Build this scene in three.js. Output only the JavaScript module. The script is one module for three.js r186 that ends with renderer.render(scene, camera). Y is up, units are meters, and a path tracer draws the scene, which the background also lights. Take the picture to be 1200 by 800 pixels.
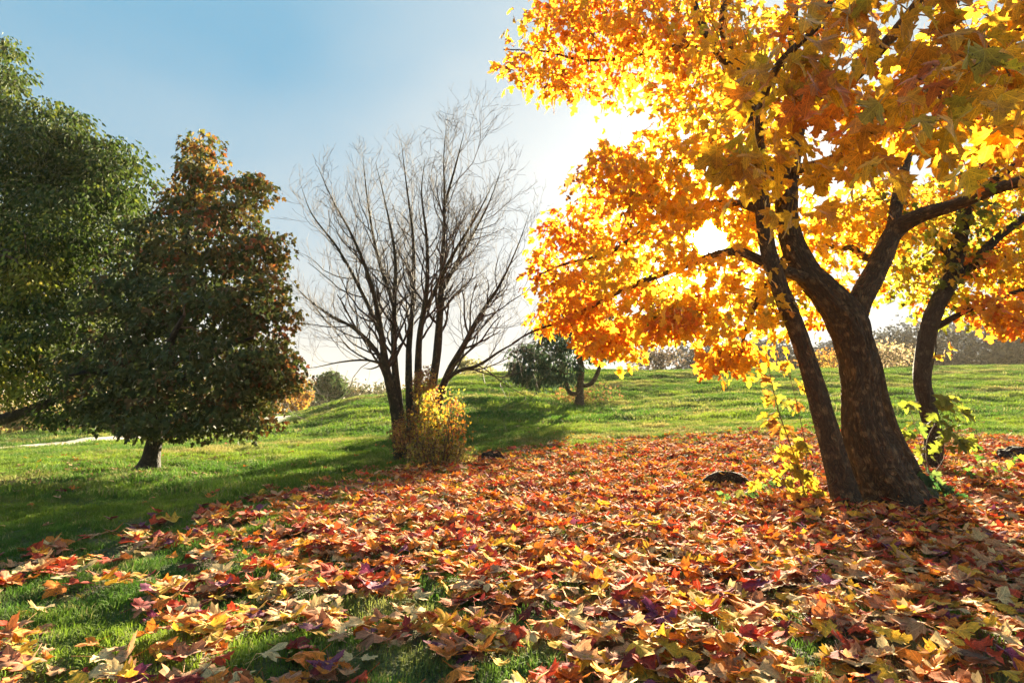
import * as THREE from 'three';
import { createNoise2D, createNoise3D } from 'simplex-noise';

// ---------------------------------------------------------------- camera, sky, sun, exposure
const EXPOSURE = 10.0;
const FOV = 58, PITCH = THREE.MathUtils.degToRad(5.5), EYE = 1.25;
const F = 400 / Math.tan(THREE.MathUtils.degToRad(FOV / 2));            // focal length in pixels of the 1200x800 photograph
const SUN_PX = [830, 278], SUN_STRENGTH = 5.0;

const scene = new THREE.Scene();
const camera = new THREE.PerspectiveCamera(FOV, 1200 / 800, 0.05, 3000);
camera.position.set(0, EYE, 0);
camera.rotation.set(PITCH, 0, 0);
const renderer = new THREE.WebGLRenderer({ antialias: true });
renderer.toneMapping = THREE.LinearToneMapping;
renderer.toneMappingExposure = EXPOSURE;
renderer.shadowMap.enabled = true;

function rng(seed) { let a = seed >>> 0; return () => { a = (a + 0x6D2B79F5) | 0; let t = Math.imul(a ^ (a >>> 15), 1 | a); t = (t + Math.imul(t ^ (t >>> 7), 61 | t)) ^ t; return ((t ^ (t >>> 14)) >>> 0) / 4294967296; }; }
const V = (x, y, z) => new THREE.Vector3(x, y, z);
const n2 = createNoise2D(rng(11)), n3 = createNoise3D(rng(12));
const clamp = THREE.MathUtils.clamp, lerp = THREE.MathUtils.lerp, sstep = THREE.MathUtils.smoothstep;
const sp = Math.sin(PITCH), cp = Math.cos(PITCH);
function ray(px, py) { const X = (px - 600) / F, Y = (400 - py) / F; return V(X, Y * cp + sp, Y * sp - cp); }
function P(px, py, D) { const d = ray(px, py); const k = D / -d.z; return V(d.x * k, EYE + d.y * k, -D); }   // the point at depth D metres along that direction
function project(p) { const y = p.y - EYE, D = -p.z, zc = D * cp + y * sp, yc = y * cp - D * sp; return [600 + F * p.x / zc, 400 - F * yc / zc, zc]; }

const sunDir = ray(...SUN_PX).normalize();
{
  // air: blue overhead, a pale veil towards the horizon and a wide bright aureole round the sun
  const w = 1024, h = 512, data = new Float32Array(w * h * 4), d = V(0, 0, 0);
  const deep = [0.22, 0.49, 0.70], veil = [0.83, 0.85, 0.83];
  for (let j = 0; j < h; j++) for (let i = 0; i < w; i++) {
    const e = ((j + 0.5) / h - 0.5) * Math.PI, a = ((i + 0.5) / w - 0.5) * 2 * Math.PI;
    d.set(Math.cos(a) * Math.cos(e), Math.sin(e), Math.sin(a) * Math.cos(e));
    const g = Math.acos(clamp(d.dot(sunDir), -1, 1)) * 180 / Math.PI, el = Math.max(0, e) * 180 / Math.PI;
    const wisp = 0.6 * n3(d.x * 2.2, d.y * 5, d.z * 2.2) + 0.3 * n3(d.x * 6, d.y * 14, d.z * 6);
    const k = clamp(sstep(el, -4, 32) * sstep(g, 6, 46) + 0.12 * wisp, 0, 1);
    for (let c = 0; c < 3; c++) {
      let v = lerp(veil[c], deep[c], k);
      const warm = [1, 0.97, 0.9][c];
      v += warm * (0.35 * Math.exp(-g / 14) + 4.5 * Math.exp(-g / 4) + 90 * Math.exp(-((g / 1.4) ** 2)));
      data[(j * w + i) * 4 + c] = v / EXPOSURE;
    }
    data[(j * w + i) * 4 + 3] = 1;
  }
  const t = new THREE.DataTexture(data, w, h, THREE.RGBAFormat, THREE.FloatType);
  t.mapping = THREE.EquirectangularReflectionMapping; t.magFilter = t.minFilter = THREE.LinearFilter; t.needsUpdate = true;
  scene.background = t; scene.environment = t;
}
const sun = new THREE.DirectionalLight(new THREE.Color().setRGB(1, 0.86, 0.58), SUN_STRENGTH);
sun.position.copy(sunDir).multiplyScalar(120); sun.castShadow = true; sun.shadow.radius = 1.5;
sun.shadow.mapSize.set(4096, 4096);
Object.assign(sun.shadow.camera, { left: -45, right: 45, top: 45, bottom: -45, near: 1, far: 300 });
scene.add(sun, sun.target);

// ---------------------------------------------------------------- helpers
const used = {};
function numbered(name) { used[name] = (used[name] ?? -1) + 1; return used[name] ? `${name}_${String(used[name]).padStart(3, '0')}` : name; }
function shade(o) { o.castShadow = o.receiveShadow = true; return o; }
function tag(o, label, category, group, kind) { if (label) o.userData.label = label; if (category) o.userData.category = category; if (group) o.userData.group = group; if (kind) o.userData.kind = kind; return o; }
function thing(name, label, category, at, group) { const g = new THREE.Group(); g.name = numbered(name); g.position.copy(at); scene.add(g); return tag(g, label, category, group); }
const RGB = (a) => new THREE.Color().setRGB(a[0], a[1], a[2]);
function mixc(a, b, t) { return [lerp(a[0], b[0], t), lerp(a[1], b[1], t), lerp(a[2], b[2], t)]; }
function pick(list, r) { let s = 0; for (const e of list) s += e[0]; let x = r() * s; for (const e of list) { x -= e[0]; if (x <= 0) return e[1]; } return list[0][1]; }

class Geo {
  constructor() { this.p = []; this.u = []; this.i = []; }
  // a tapered tube through pts; disp(angle, s, point) scales its radius
  tube(pts, rad, sides = 5, disp = null, cap = true) {
    const n = pts.length, base = this.p.length / 3; let t = V(0, 0, 0), a = V(0, 0, 0), b = V(0, 0, 0), prev = null, len = 0;
    for (let k = 0; k < n; k++) {
      t.copy(pts[Math.min(k + 1, n - 1)]).sub(pts[Math.max(k - 1, 0)]).normalize();
      if (!prev) { a.set(0, 0, 1); if (Math.abs(t.z) > 0.8) a.set(1, 0, 0); } else a.copy(prev);
      a.addScaledVector(t, -a.dot(t)).normalize(); b.crossVectors(t, a); prev = a.clone();
      if (k) len += pts[k].distanceTo(pts[k - 1]);
      for (let s = 0; s <= sides; s++) {
        const th = s / sides * Math.PI * 2, r = rad[k] * (disp ? disp(th % (Math.PI * 2), k / (n - 1), pts[k]) : 1);
        const c = Math.cos(th) * r, q = Math.sin(th) * r;
        this.p.push(pts[k].x + a.x * c + b.x * q, pts[k].y + a.y * c + b.y * q, pts[k].z + a.z * c + b.z * q);
        this.u.push(s / sides * Math.max(1, Math.round(rad[0] * 6.28 / 0.5)) * 0.5, len);
      }
    }
    const w = sides + 1;
    for (let k = 0; k < n - 1; k++) for (let s = 0; s < sides; s++) { const o = base + k * w + s; this.i.push(o, o + 1, o + w, o + 1, o + w + 1, o + w); }
    if (cap) { const tip = this.p.length / 3, e = pts[n - 1]; this.p.push(e.x, e.y, e.z); this.u.push(0, len); for (let s = 0; s < sides; s++) this.i.push(base + (n - 1) * w + s, base + (n - 1) * w + s + 1, tip); }
    return this;
  }
  build(origin) {
    const g = new THREE.BufferGeometry();
    if (origin) for (let k = 0; k < this.p.length; k += 3) { this.p[k] -= origin.x; this.p[k + 1] -= origin.y; this.p[k + 2] -= origin.z; }
    g.setAttribute('position', new THREE.Float32BufferAttribute(this.p, 3)); g.setAttribute('uv', new THREE.Float32BufferAttribute(this.u, 2));
    g.setIndex(this.i); g.computeVertexNormals(); return g;
  }
}
function part(parent, name, geometry, material) { const m = shade(new THREE.Mesh(geometry, material)); m.name = name; parent.add(m); return m; }
function spline(pts, n) { return new THREE.CatmullRomCurve3(pts, false, 'centripetal').getPoints(n); }
function taper(rs, n) { const out = []; for (let k = 0; k <= n; k++) { const x = k / n * (rs.length - 1), i = Math.min(rs.length - 2, Math.floor(x)); out.push(lerp(rs[i], rs[i + 1], x - i)); } return out; }

// textures
function tex(size, f, srgb, rx = 1, ry = 1) {
  const d = new Uint8Array(size * size * 4);
  for (let j = 0; j < size; j++) for (let i = 0; i < size; i++) { const c = f(i / size, j / size); const o = (j * size + i) * 4; d[o] = clamp(c[0], 0, 1) * 255; d[o + 1] = clamp(c[1], 0, 1) * 255; d[o + 2] = clamp(c[2], 0, 1) * 255; d[o + 3] = 255; }
  const t = new THREE.DataTexture(d, size, size); t.wrapS = t.wrapT = THREE.RepeatWrapping; t.magFilter = THREE.LinearFilter; t.minFilter = THREE.LinearMipmapLinearFilter; t.generateMipmaps = true;
  if (srgb) t.colorSpace = THREE.SRGBColorSpace; t.repeat.set(rx, ry); t.needsUpdate = true; return t;
}
// noise that tiles: a torus in four dimensions folded into two 3-d samples
function tileN(u, v, f, s = 0) { const a = u * 6.28318, b = v * 6.28318, r = f / 6.28318; return n3(Math.cos(a) * r + s, Math.sin(a) * r, Math.cos(b) * r * 0.9 + 7) * 0.6 + n3(Math.sin(b) * r + s, Math.cos(b) * r, Math.sin(a) * r * 1.1 + 31) * 0.6; }
const barkH = (u, v) => { const w = tileN(u, v, 5) * 0.05, c = Math.abs(tileN((u + w) * 3, v, 9, 3)), d = Math.abs(tileN((u + w) * 4, v * 2, 12, 17)), f = tileN(u + w, v, 60, 9); return clamp(0.15 + 0.75 * Math.min(1, c * 1.8) * (0.55 + 0.45 * Math.min(1, d * 2)) + 0.16 * f, 0, 1); };
const barkBump = tex(512, (u, v) => { const h = barkH(u, v); return [h, h, h]; }, false);
const barkMap = tex(512, (u, v) => { const h = barkH(u, v), m = sstep(tileN(u, v, 7, 50), 0.15, 0.7), k = 0.5 + 0.5 * h; return [k * lerp(0.74, 1.2, m), k * lerp(0.73, 1.2, m), k * lerp(0.7, 1.12, m)]; }, true);
function bark(c, bump = 0.02) { return new THREE.MeshStandardMaterial({ color: RGB(c), map: barkMap, bumpMap: barkBump, bumpScale: bump, roughness: 0.92 }); }
const leafMap = tex(256, (u, v) => {   // veins fan out from the stalk; blotches
  const x = (u - 0.5) / 0.8, y = (v - 0.1) / 0.85, r = Math.hypot(x, y), a = Math.atan2(x, y); let vein = 0;
  for (const m of [0, 0.82, -0.82, 1.6, -1.6]) { const da = Math.abs(a - m); vein = Math.max(vein, Math.exp(-((da * r / 0.012) ** 2))); const al = Math.cos(da) * r, ac = Math.abs(Math.sin(a - m) * r); if (da < 0.5) vein = Math.max(vein, 0.45 * Math.exp(-((((((al - ac * 1.1) * 9) % 1 + 1) % 1 - 0.5) / 0.08) ** 2))); }
  const b = tileN(u, v, 6, 4), s = sstep(tileN(u, v, 22, 8), 0.45, 0.75), k = 0.84 + 0.12 * b + 0.24 * vein - 0.32 * s;
  return [k, k * (0.97 + 0.03 * vein - 0.05 * s), k * (0.95 + 0.05 * vein - 0.05 * s)];
}, true);
const leafMat = new THREE.MeshPhysicalMaterial({ color: 0xffffff, map: leafMap, roughness: 1, transmission: 0.74, thickness: 0, side: THREE.DoubleSide, specularIntensity: 0.4 });
const darkLeafMat = new THREE.MeshPhysicalMaterial({ color: 0xffffff, roughness: 1, transmission: 0.35, thickness: 0, side: THREE.DoubleSide, specularIntensity: 0.5 });
const dryLeafMat = new THREE.MeshPhysicalMaterial({ color: 0xffffff, map: leafMap, roughness: 1, transmission: 0.25, thickness: 0, side: THREE.DoubleSide, specularIntensity: 0.5 });
const grassMat = new THREE.MeshPhysicalMaterial({ color: 0xffffff, roughness: 1, transmission: 0.34, thickness: 0, side: THREE.DoubleSide, specularIntensity: 0.4 });

// leaf shapes: base of the blade at the origin, tip at y = 1
const HALF = [[0.13, -0.07], [0.34, -0.05], [0.27, 0.06], [0.42, 0.11], [0.60, 0.27], [0.50, 0.33], [0.57, 0.51], [0.42, 0.46], [0.33, 0.52], [0.20, 0.44], [0.19, 0.58], [0.30, 0.73], [0.17, 0.74], [0.13, 0.86]];
const HALF_LOW = [[0.33, -0.05], [0.28, 0.08], [0.58, 0.36], [0.2, 0.45], [0.25, 0.71]];
function mapleLeaf(o = {}) {
  const q = rng(o.seed ?? 1), half = o.low ? HALF_LOW : HALF, lob = [0, 1].map(() => [lerp(0.75, 1.15, q()), lerp(0.8, 1.12, q())]), jt = (v) => v * (1 + (q() - 0.5) * 0.16), side = (k) => half.map(([x, y]) => [(k ? -1 : 1) * jt(x) * (y < 0.55 ? lob[k][0] : 1), jt(y) * (y > 0.05 && y < 0.55 ? lob[k][1] : 1)]);
  const out = [[0, 0], ...side(0), [(q() - 0.5) * 0.1, 0.9 + 0.15 * q()], ...side(1).reverse()], n = out.length;
  if (o.torn) for (let k = 0; k < n; k++) if (Math.abs(k - o.torn * n) < n * 0.12) out[k] = [out[k][0] * 0.45, lerp(0.3, out[k][1], 0.5)];
  const  ph = q() * 6, ph2 = q() * 6, skew = (q() - 0.5) * 0.25, cx = 0, cy = 0.3, g = new Geo(), z = (x, y) => (o.cup ?? 0.2) * x * x + (o.bend ?? -0.2) * (y - 0.2) * Math.abs(y - 0.2) + (o.twist ?? 0) * x * (y - 0.3) + (o.wave ?? 0.03) * (Math.sin(x * 9 + ph) * Math.cos(y * 7 + ph2)) + Math.abs(x) * (o.fold ?? 0);
  const add = (x, y) => { const X = x * (1 + skew * (x > 0 ? 1 : -1) * 0.5); g.p.push(X, y, z(x, y)); g.u.push(x * 0.8 + 0.5, y * 0.85 + 0.1); };
  add(cx, cy); const rings = o.low ? 1 : 2;
  for (let k = 1; k <= rings; k++) for (const [x, y] of out) add(lerp(cx, x, k / rings), lerp(cy, y, k / rings));
  for (let s = 0; s < n; s++) { const t = (s + 1) % n; g.i.push(0, 1 + s, 1 + t); if (rings === 2) g.i.push(1 + s, 1 + n + s, 1 + n + t, 1 + s, 1 + n + t, 1 + t); }
  if (o.stalk) { const b = V(0, 0, z(0, 0)); g.tube([b, V(0.04, -0.25, b.z + (o.stalkUp ?? 0.03)), V(0.1, -0.55, b.z + (o.stalkUp ?? 0.03) * 2)], [0.013, 0.01, 0.012], 3); }
  return g.build();
}
function ovalLeaf(bend = -0.2) { const g = new Geo(), pts = [[0, 0], [0.2, 0.22], [0.26, 0.5], [0.16, 0.8], [0, 1], [-0.16, 0.8], [-0.26, 0.5], [-0.2, 0.22]]; g.p.push(0, 0.5, -0.06); g.u.push(0.5, 0.5); for (const [x, y] of pts) { g.p.push(x, y, bend * y * y + 0.25 * Math.abs(x)); g.u.push(x + 0.5, y); } for (let s = 0; s < 8; s++) g.i.push(0, 1 + s, 1 + (s + 1) % 8); return g.build(); }
const crownLeaves = [0, 1, 2, 3].map((k) => mapleLeaf({ seed: 20 + k, cup: [0.25, -0.3, 0.5, 0.1][k], bend: [-0.35, -0.2, -0.45, -0.6][k], twist: [0.2, -0.2, 0, 0.3][k], fold: [0.1, -0.15, 0.25, 0][k], wave: 0.035, stalk: true }));
const lowCrownLeaves = [0, 1, 2, 3].map((k) => mapleLeaf({ low: true, seed: 30 + k, cup: [0.4, -0.3, 0.15, 0.6][k], bend: [-0.4, -0.2, -0.5, -0.1][k], twist: [0, 0.3, -0.3, 0.1][k], wave: 0.04 }));
const dryLeaves = [...Array(14).keys()].map((k) => { if (k > 9) { const q = rng(140 + k); return mapleLeaf({ seed: 140 + k, cup: lerp(-1.5, -0.8, q()) * (q() < 0.25 ? -0.7 : 1), bend: lerp(-0.9, 0.2, q()), twist: lerp(-0.8, 0.8, q()), fold: lerp(-0.1, 0.35, q()), wave: 0.09, stalk: true, stalkUp: 0.15 }); } const q = rng(40 + k); return mapleLeaf({ seed: 40 + k, cup: lerp(-0.6, 0.9, q()), bend: lerp(-0.55, 0.5, q()), twist: lerp(-0.5, 0.5, q()), fold: lerp(-0.28, 0.35, q()), wave: 0.06, stalk: true, stalkUp: 0.08, torn: k % 4 === 3 && k < 10 ? 0.15 + 0.6 * q() : 0 }); });
const lowDryLeaves = [0, 1, 2].map((k) => mapleLeaf({ low: true, seed: 60 + k, cup: [0.9, -0.5, 0.3][k], bend: [0.4, -0.6, 0.6][k], twist: [0.5, -0.4, 0.2][k], fold: [0.2, -0.2, 0.3][k], wave: 0.07 }));
const oval = ovalLeaf();
const small = (() => { const g = new Geo(); g.p.push(0, 0, 0, 0.27, 0.45, 0.05, 0, 1, -0.16, -0.27, 0.45, 0.05, 0, 0.5, -0.05); g.u.push(0.5, 0, 1, 0.5, 0.5, 1, 0, 0.5, 0.5, 0.5); g.i.push(0, 1, 4, 1, 2, 4, 2, 3, 4, 3, 0, 4); return g.build(); })();

const mtx = new THREE.Matrix4(), bx = V(0, 0, 0), by = V(0, 0, 0), bz = V(0, 0, 0);
function leafMatrix(p, tip, normal, s, out = new THREE.Matrix4()) {
  by.copy(tip).normalize(); bz.copy(normal).addScaledVector(by, -normal.dot(by)); if (bz.lengthSq() < 1e-6) bz.set(0.3, 0.2, 1).addScaledVector(by, -bz.dot(by)); bz.normalize(); bx.crossVectors(by, bz);
  return out.makeBasis(bx.multiplyScalar(s), by.multiplyScalar(s), bz.multiplyScalar(s)).setPosition(p);
}
// list of { m, c }: one InstancedMesh for each leaf shape; parts of `parent`, or top-level
function tinted(mat) { return (mat.userData.tinted ??= Object.assign(mat.clone(), { vertexColors: true, userData: {} })); }
function mass(parent, name, geos, mat, list, kind = 'stuff', info) {
  let nv = 0, ni = 0; list.forEach((e, k) => { const g = (e.geo ??= geos[(e.g ?? k) % geos.length]); nv += g.attributes.position.count; ni += g.index.count; });
  if (!nv) return;
  const p = new Float32Array(nv * 3), n = new Float32Array(nv * 3), u = new Float32Array(nv * 2), c = new Float32Array(nv * 3), ix = new Uint32Array(ni); let v = 0, o = 0; const q = V(0, 0, 0), nm = new THREE.Matrix3();
  for (const e of list) {
    const { position: gp, normal: gn, uv: gu } = e.geo.attributes, gi = e.geo.index; nm.getNormalMatrix(e.m);
    for (let k = 0; k < gi.count; k++) ix[o++] = gi.array[k] + v;
    for (let k = 0; k < gp.count; k++, v++) { q.fromBufferAttribute(gp, k).applyMatrix4(e.m); p[v * 3] = q.x; p[v * 3 + 1] = q.y; p[v * 3 + 2] = q.z; q.fromBufferAttribute(gn, k).applyMatrix3(nm).normalize(); n[v * 3] = q.x; n[v * 3 + 1] = q.y; n[v * 3 + 2] = q.z; u[v * 2] = gu.array[k * 2]; u[v * 2 + 1] = gu.array[k * 2 + 1]; c[v * 3] = e.c.r; c[v * 3 + 1] = e.c.g; c[v * 3 + 2] = e.c.b; }
  }
  const g = new THREE.BufferGeometry(); g.setAttribute('position', new THREE.BufferAttribute(p, 3)); g.setAttribute('normal', new THREE.BufferAttribute(n, 3)); g.setAttribute('uv', new THREE.BufferAttribute(u, 2)); g.setAttribute('color', new THREE.BufferAttribute(c, 3)); g.setIndex(new THREE.BufferAttribute(ix, 1));
  tris += ni / 3;
  const m = shade(new THREE.Mesh(g, tinted(mat))); m.name = parent === scene ? numbered(name) : name; if (kind) m.userData.kind = kind; if (info) Object.assign(m.userData, info); parent.add(m);
  return m;
}
let tris = 0;
function copies(parent, name, geos, mat, list, kind = 'stuff', info) {
  const sets = geos.map(() => []); list.forEach((e, k) => sets[e.g ?? k % geos.length].push(e));
  geos.forEach((g, k) => {
    if (!sets[k].length) return;
    const im = shade(new THREE.InstancedMesh(g, mat, sets[k].length)); im.name = numbered(name);
    sets[k].forEach((e, n) => { im.setMatrixAt(n, e.m); im.setColorAt(n, e.c); });
    if (kind) im.userData.kind = kind; if (info) Object.assign(im.userData, info);
    parent.add(im);
  });
}
function ball(r) { for (;;) { const v = V(r() * 2 - 1, r() * 2 - 1, r() * 2 - 1); if (v.lengthSq() <= 1) return v; } }
const shiftM = (m, o) => { m.elements[12] -= o.x; m.elements[13] -= o.y; m.elements[14] -= o.z; return m; };

// twigs: every point joins the nearest of the limbs and the points already joined
function twigs(geo, limbs, pts, o = {}) {
  const nodes = limbs.map((l) => ({ p: l.p, r: l.r, par: -1, d: 0 }));
  const order = pts.map((p) => { let b = 1e9; for (const l of limbs) b = Math.min(b, l.p.distanceToSquared(p)); return [b, p]; }).sort((a, b) => a[0] - b[0]);
  for (const [, p] of order) {
    let best = -1, bd = 1e9;
    for (let k = 0; k < nodes.length; k++) { const q = nodes[k].p; let d = q.distanceToSquared(p); if (p.y < q.y - 0.1) d *= 1.25; if (d < bd) { bd = d; best = k; } }
    nodes.push({ p, par: best, d: 0 });
  }
  for (let k = nodes.length - 1; k >= limbs.length; k--) { const n = nodes[k]; n.d += 1; if (n.par >= 0) nodes[n.par].d += n.d; }
  const r = rng(o.seed ?? 5);
  for (let k = limbs.length; k < nodes.length; k++) {
    const n = nodes[k], q = nodes[n.par], L = n.p.distanceTo(q.p), rr = Math.min((o.tip ?? 0.004) * Math.pow(n.d, 0.45), (q.r ?? 9) * 0.7);
    n.r = rr; const m = (f, s) => q.p.clone().lerp(n.p, f).add(V((r() - 0.5) * s, (r() - 0.5) * s + L * (o.sag ?? 0.06), (r() - 0.5) * s));
    geo.tube([q.p.clone(), m(0.35, L * 0.16), m(0.7, L * 0.14), n.p.clone()], [Math.min(rr * 1.4, (q.r ?? 9) * 0.95), rr * 1.1, rr, rr * 0.6], o.sides ?? 4);
  }
}
function limb(geo, pts, rs, n = 14, sides = 8, disp = null) { const c = spline(pts, n), r = taper(rs, n); geo.tube(c, r, sides, disp); return c.map((p, k) => ({ p, r: r[k] })); }

scene.fog = new THREE.FogExp2(new THREE.Color().setRGB(1, 0.84, 0.6), 0.0005);

// ---------------------------------------------------------------- terrain
const TT = [-1.3, -0.85, -0.6, -0.38, -0.22, -0.08, 0.0, 0.14, 0.4, 0.85, 1.4];
const DD = [-60, 0, 4, 8, 12, 16, 22, 28, 34, 40, 48, 60, 100, 300, 900];
const HH = [
  [0, 0, 0, 0, -0.1, -0.2, -0.35, -0.4, -0.4, -0.4, -0.4, -0.6, -1, -2, -3],
  [0, 0, 0, 0, -0.08, -0.2, -0.35, -0.4, -0.3, -0.3, -0.3, -0.6, -1, -2, -3],
  [0, 0, 0, 0, 0, -0.08, -0.2, -0.2, -0.1, 0, 0, -0.4, -1.2, -2, -3],
  [0, 0, 0, 0, 0, 0.03, 0.05, 0.2, 0.35, 0.35, 0.2, -0.3, -2, -3, -4],
  [0, 0, 0, 0, 0, 0.1, 0.4, 0.95, 1.4, 1.45, 1.2, 0.4, -2, -3, -4],
  [0, 0, 0, 0, 0.05, 0.2, 0.65, 1.4, 2.3, 2.75, 2.7, 2.0, -1, -3, -4],
  [0, 0, 0, 0, 0.08, 0.22, 0.65, 1.35, 2.3, 3.0, 3.1, 2.6, 0, -3, -4],
  [0, 0, 0, 0, 0.1, 0.3, 0.6, 1.05, 1.95, 3.0, 3.45, 3.0, 1, -2, -4],
  [0, 0, 0, 0.02, 0.2, 0.45, 0.85, 1.4, 2.1, 2.9, 3.6, 3.5, 2, 0, -3],
  [0, 0, 0, 0.02, 0.25, 0.5, 0.9, 1.5, 2.2, 3.0, 3.9, 4.0, 3, 0, -3],
  [0, 0, 0, 0.02, 0.25, 0.5, 0.9, 1.5, 2.2, 3.0, 3.9, 4.0, 3, 0, -3]];
function cr(a, b, c, d, t) { return b + 0.5 * t * (c - a + t * (2 * a - 5 * b + 4 * c - d + t * (3 * (b - c) + d - a))); }
function find(list, x) { let k = 0; while (k < list.length - 2 && x > list[k + 1]) k++; return [k, clamp((x - list[k]) / (list[k + 1] - list[k]), 0, 1)]; }
function H(x, z) {
  const D = -z, t = clamp(x / Math.max(D, 6), -1.3, 1.4), [i, a] = find(TT, t), [j, b] = find(DD, clamp(D, -60, 900)), c = (q) => clamp(q, 0, DD.length - 1);
  const row = (k) => { const h = HH[clamp(k, 0, TT.length - 1)]; return cr(h[c(j - 1)], h[j], h[c(j + 1)], h[c(j + 2)], b); };
  const s = a * a * (3 - 2 * a), big = lerp(row(i), row(i + 1), s);
  const near = 1 - sstep(D, 14, 40);
  const far = sstep(D, 14, 26) * (1 - sstep(D, 90, 160));
  return big + near * (0.035 * n2(x * 0.8, z * 0.8) + 0.022 * n2(x * 2.1 + 9, z * 2.1) + 0.010 * n2(x * 5, z * 5)) + far * (0.10 * n2(x * 0.13 + 3, z * 0.2) + 0.06 * n2(x * 0.4, z * 0.55));
}
function HN(x, z, e = 0.06) { return V(H(x - e, z) - H(x + e, z), 2 * e, H(x, z - e) - H(x, z + e)).normalize(); }
function ground(px, py) { const d = ray(px, py); let lo = 0; for (let s = 1; s < 400; s *= 1.01) { const x = d.x * s, y = EYE + d.y * s, z = d.z * s; if (y < H(x, z)) { let a = lo, b = s; for (let k = 0; k < 20; k++) { const m = (a + b) / 2; if (EYE + d.y * m < H(d.x * m, d.z * m)) b = m; else a = m; } return V(d.x * b, H(d.x * b, d.z * b), d.z * b); } lo = s; } return null; }
// the nearer edge of the sheet where a thing's foot stands: x from the pixel, at a chosen depth
function footAt(px, D) { const p = P(px, 470, D); return V(p.x, H(p.x, -D), -D); }

// how thickly leaves lie, at points of the ground seen in the photograph
const LX = [0, 150, 300, 450, 600, 750, 900, 1050, 1200], LY = [560, 600, 640, 680, 720, 760, 800];
const LD = [[0, 0, 0.1, 0.7, 1, 1, 1, 1, 1], [0, 0.2, 0.5, 0.85, 1, 1, 1, 1, 1], [0.2, 0.38, 0.55, 0.8, 0.95, 1, 1, 1, 1], [0.33, 0.44, 0.5, 0.66, 0.8, 0.88, 0.96, 1, 1], [0.45, 0.46, 0.56, 0.5, 0.58, 0.84, 0.8, 0.9, 0.85], [0.55, 0.5, 0.58, 0.42, 0.5, 0.86, 0.76, 0.8, 0.68], [0.5, 0.64, 0.58, 0.4, 0.5, 0.88, 0.76, 0.82, 0.55]];
const EDX = [-300, 0, 60, 130, 250, 350, 430, 500, 600, 700, 900, 1200, 1500], EDY = [690, 655, 640, 612, 588, 570, 554, 542, 530, 519, 507, 512, 520];
function litter(x, z) {
  const [px, py, zc] = project(V(x, H(x, z), z)); if (zc < 1.2) return 0.5;
  const [e, et] = find(EDX, px), edge = lerp(EDY[e], EDY[e + 1], et), over = py - edge;
  const [i, a] = find(LX, px), [j, b] = find(LY, py), base = lerp(lerp(LD[j][i], LD[j][i + 1], a), lerp(LD[j + 1][i], LD[j + 1][i + 1], a), b);
  const n = 0.5 + 0.34 * n2(x * 1.3 + 40, z * 1.3) + 0.2 * n2(x * 3.4, z * 3.4 + 7);
  const fade = sstep(over + 8 * n2(x * 0.9, z * 0.9), -6, 10);
  return fade * sstep(base - 0.03 - n, -0.3, 0.27);
}
const DRY = [0.34, 0.27, 0.09], GREEN = [0.07, 0.15, 0.016], LIME = [0.21, 0.28, 0.022];
function grassTone(x, z) { const a = n2(x * 0.12 + 5, z * 0.21), b = n2(x * 0.5, z * 0.7 + 3); const lime = sstep(a * 0.6 + b * 0.4, -0.35, 0.95); let c = mixc(GREEN, LIME, lime); const dry = sstep(n2(x * 0.09 + 20, z * 0.26 + 9) * 0.75 + n2(x * 0.7 + 3, z * 1.1) * 0.35, 0.1, 0.8); c = mixc(c, DRY, dry * 0.85); const st = sstep(n2(x * 1.7 + 30, z * 1.7) * 0.7 + n2(x * 5, z * 5 + 2) * 0.4, 0.45, 0.85); return mixc(c, [0.22, 0.19, 0.11], st * 0.4); }

{
  // one sheet, finely divided near the camera
  const N = 420, pos = [], uv = [], col = [], idx = [];
  const wx = (s) => Math.sign(s) * (14 * Math.abs(s) + 1400 * Math.abs(s) ** 6), wz = (s) => (s < 0 ? 12 * s : 30 * s ** 1.15 + 1500 * s ** 7);
  for (let j = 0; j <= N; j++) for (let i = 0; i <= N; i++) {
    const x = wx(i / N * 2 - 1), z = -wz(-0.25 + 1.25 * j / N), y = H(x, z); pos.push(x, y, z); uv.push(x / 2.3, z / 2.3);
    const l = clamp(litter(x, z), 0, 1), soil = 0.35 + 0.3 * n2(x * 0.9 + 70, z * 0.9), c = mixc(mixc(grassTone(x, z), [0.13, 0.10, 0.06], clamp(soil, 0, 1)), [0.16, 0.085, 0.045], l * 0.8); col.push(...c);
  }
  for (let j = 0; j < N; j++) for (let i = 0; i < N; i++) { const o = j * (N + 1) + i; idx.push(o, o + 1, o + N + 1, o + 1, o + N + 2, o + N + 1); }
  const g = new THREE.BufferGeometry(); g.setAttribute('position', new THREE.Float32BufferAttribute(pos, 3)); g.setAttribute('uv', new THREE.Float32BufferAttribute(uv, 2)); g.setAttribute('color', new THREE.Float32BufferAttribute(col, 3)); g.setIndex(idx); g.computeVertexNormals();
  const f = (u, v) => 0.5 + 0.3 * tileN(u, v, 18) + 0.3 * tileN(u, v, 60, 5) + 0.25 * tileN(u, v, 150, 8);
  const map = tex(512, (u, v) => { const h = f(u, v), k = 0.6 + 0.4 * h; return [k, k, k * 0.95]; }, true), bump = tex(512, (u, v) => { const h = f(u, v); return [h, h, h]; }, false);
  const m = shade(new THREE.Mesh(g, new THREE.MeshStandardMaterial({ vertexColors: true, map, bumpMap: bump, bumpScale: 0.04, roughness: 1 })));
  m.name = 'ground'; tag(m, 'grassy ground rising to a low hill, strewn with leaves', null, null, 'structure'); scene.add(m);
}
const pathLine = spline([P(-420, 560, 17), P(-120, 540, 19.5), P(60, 524, 21.5), P(150, 520, 23.5), P(260, 515, 27), P(330, 500, 34)], 60);
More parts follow.
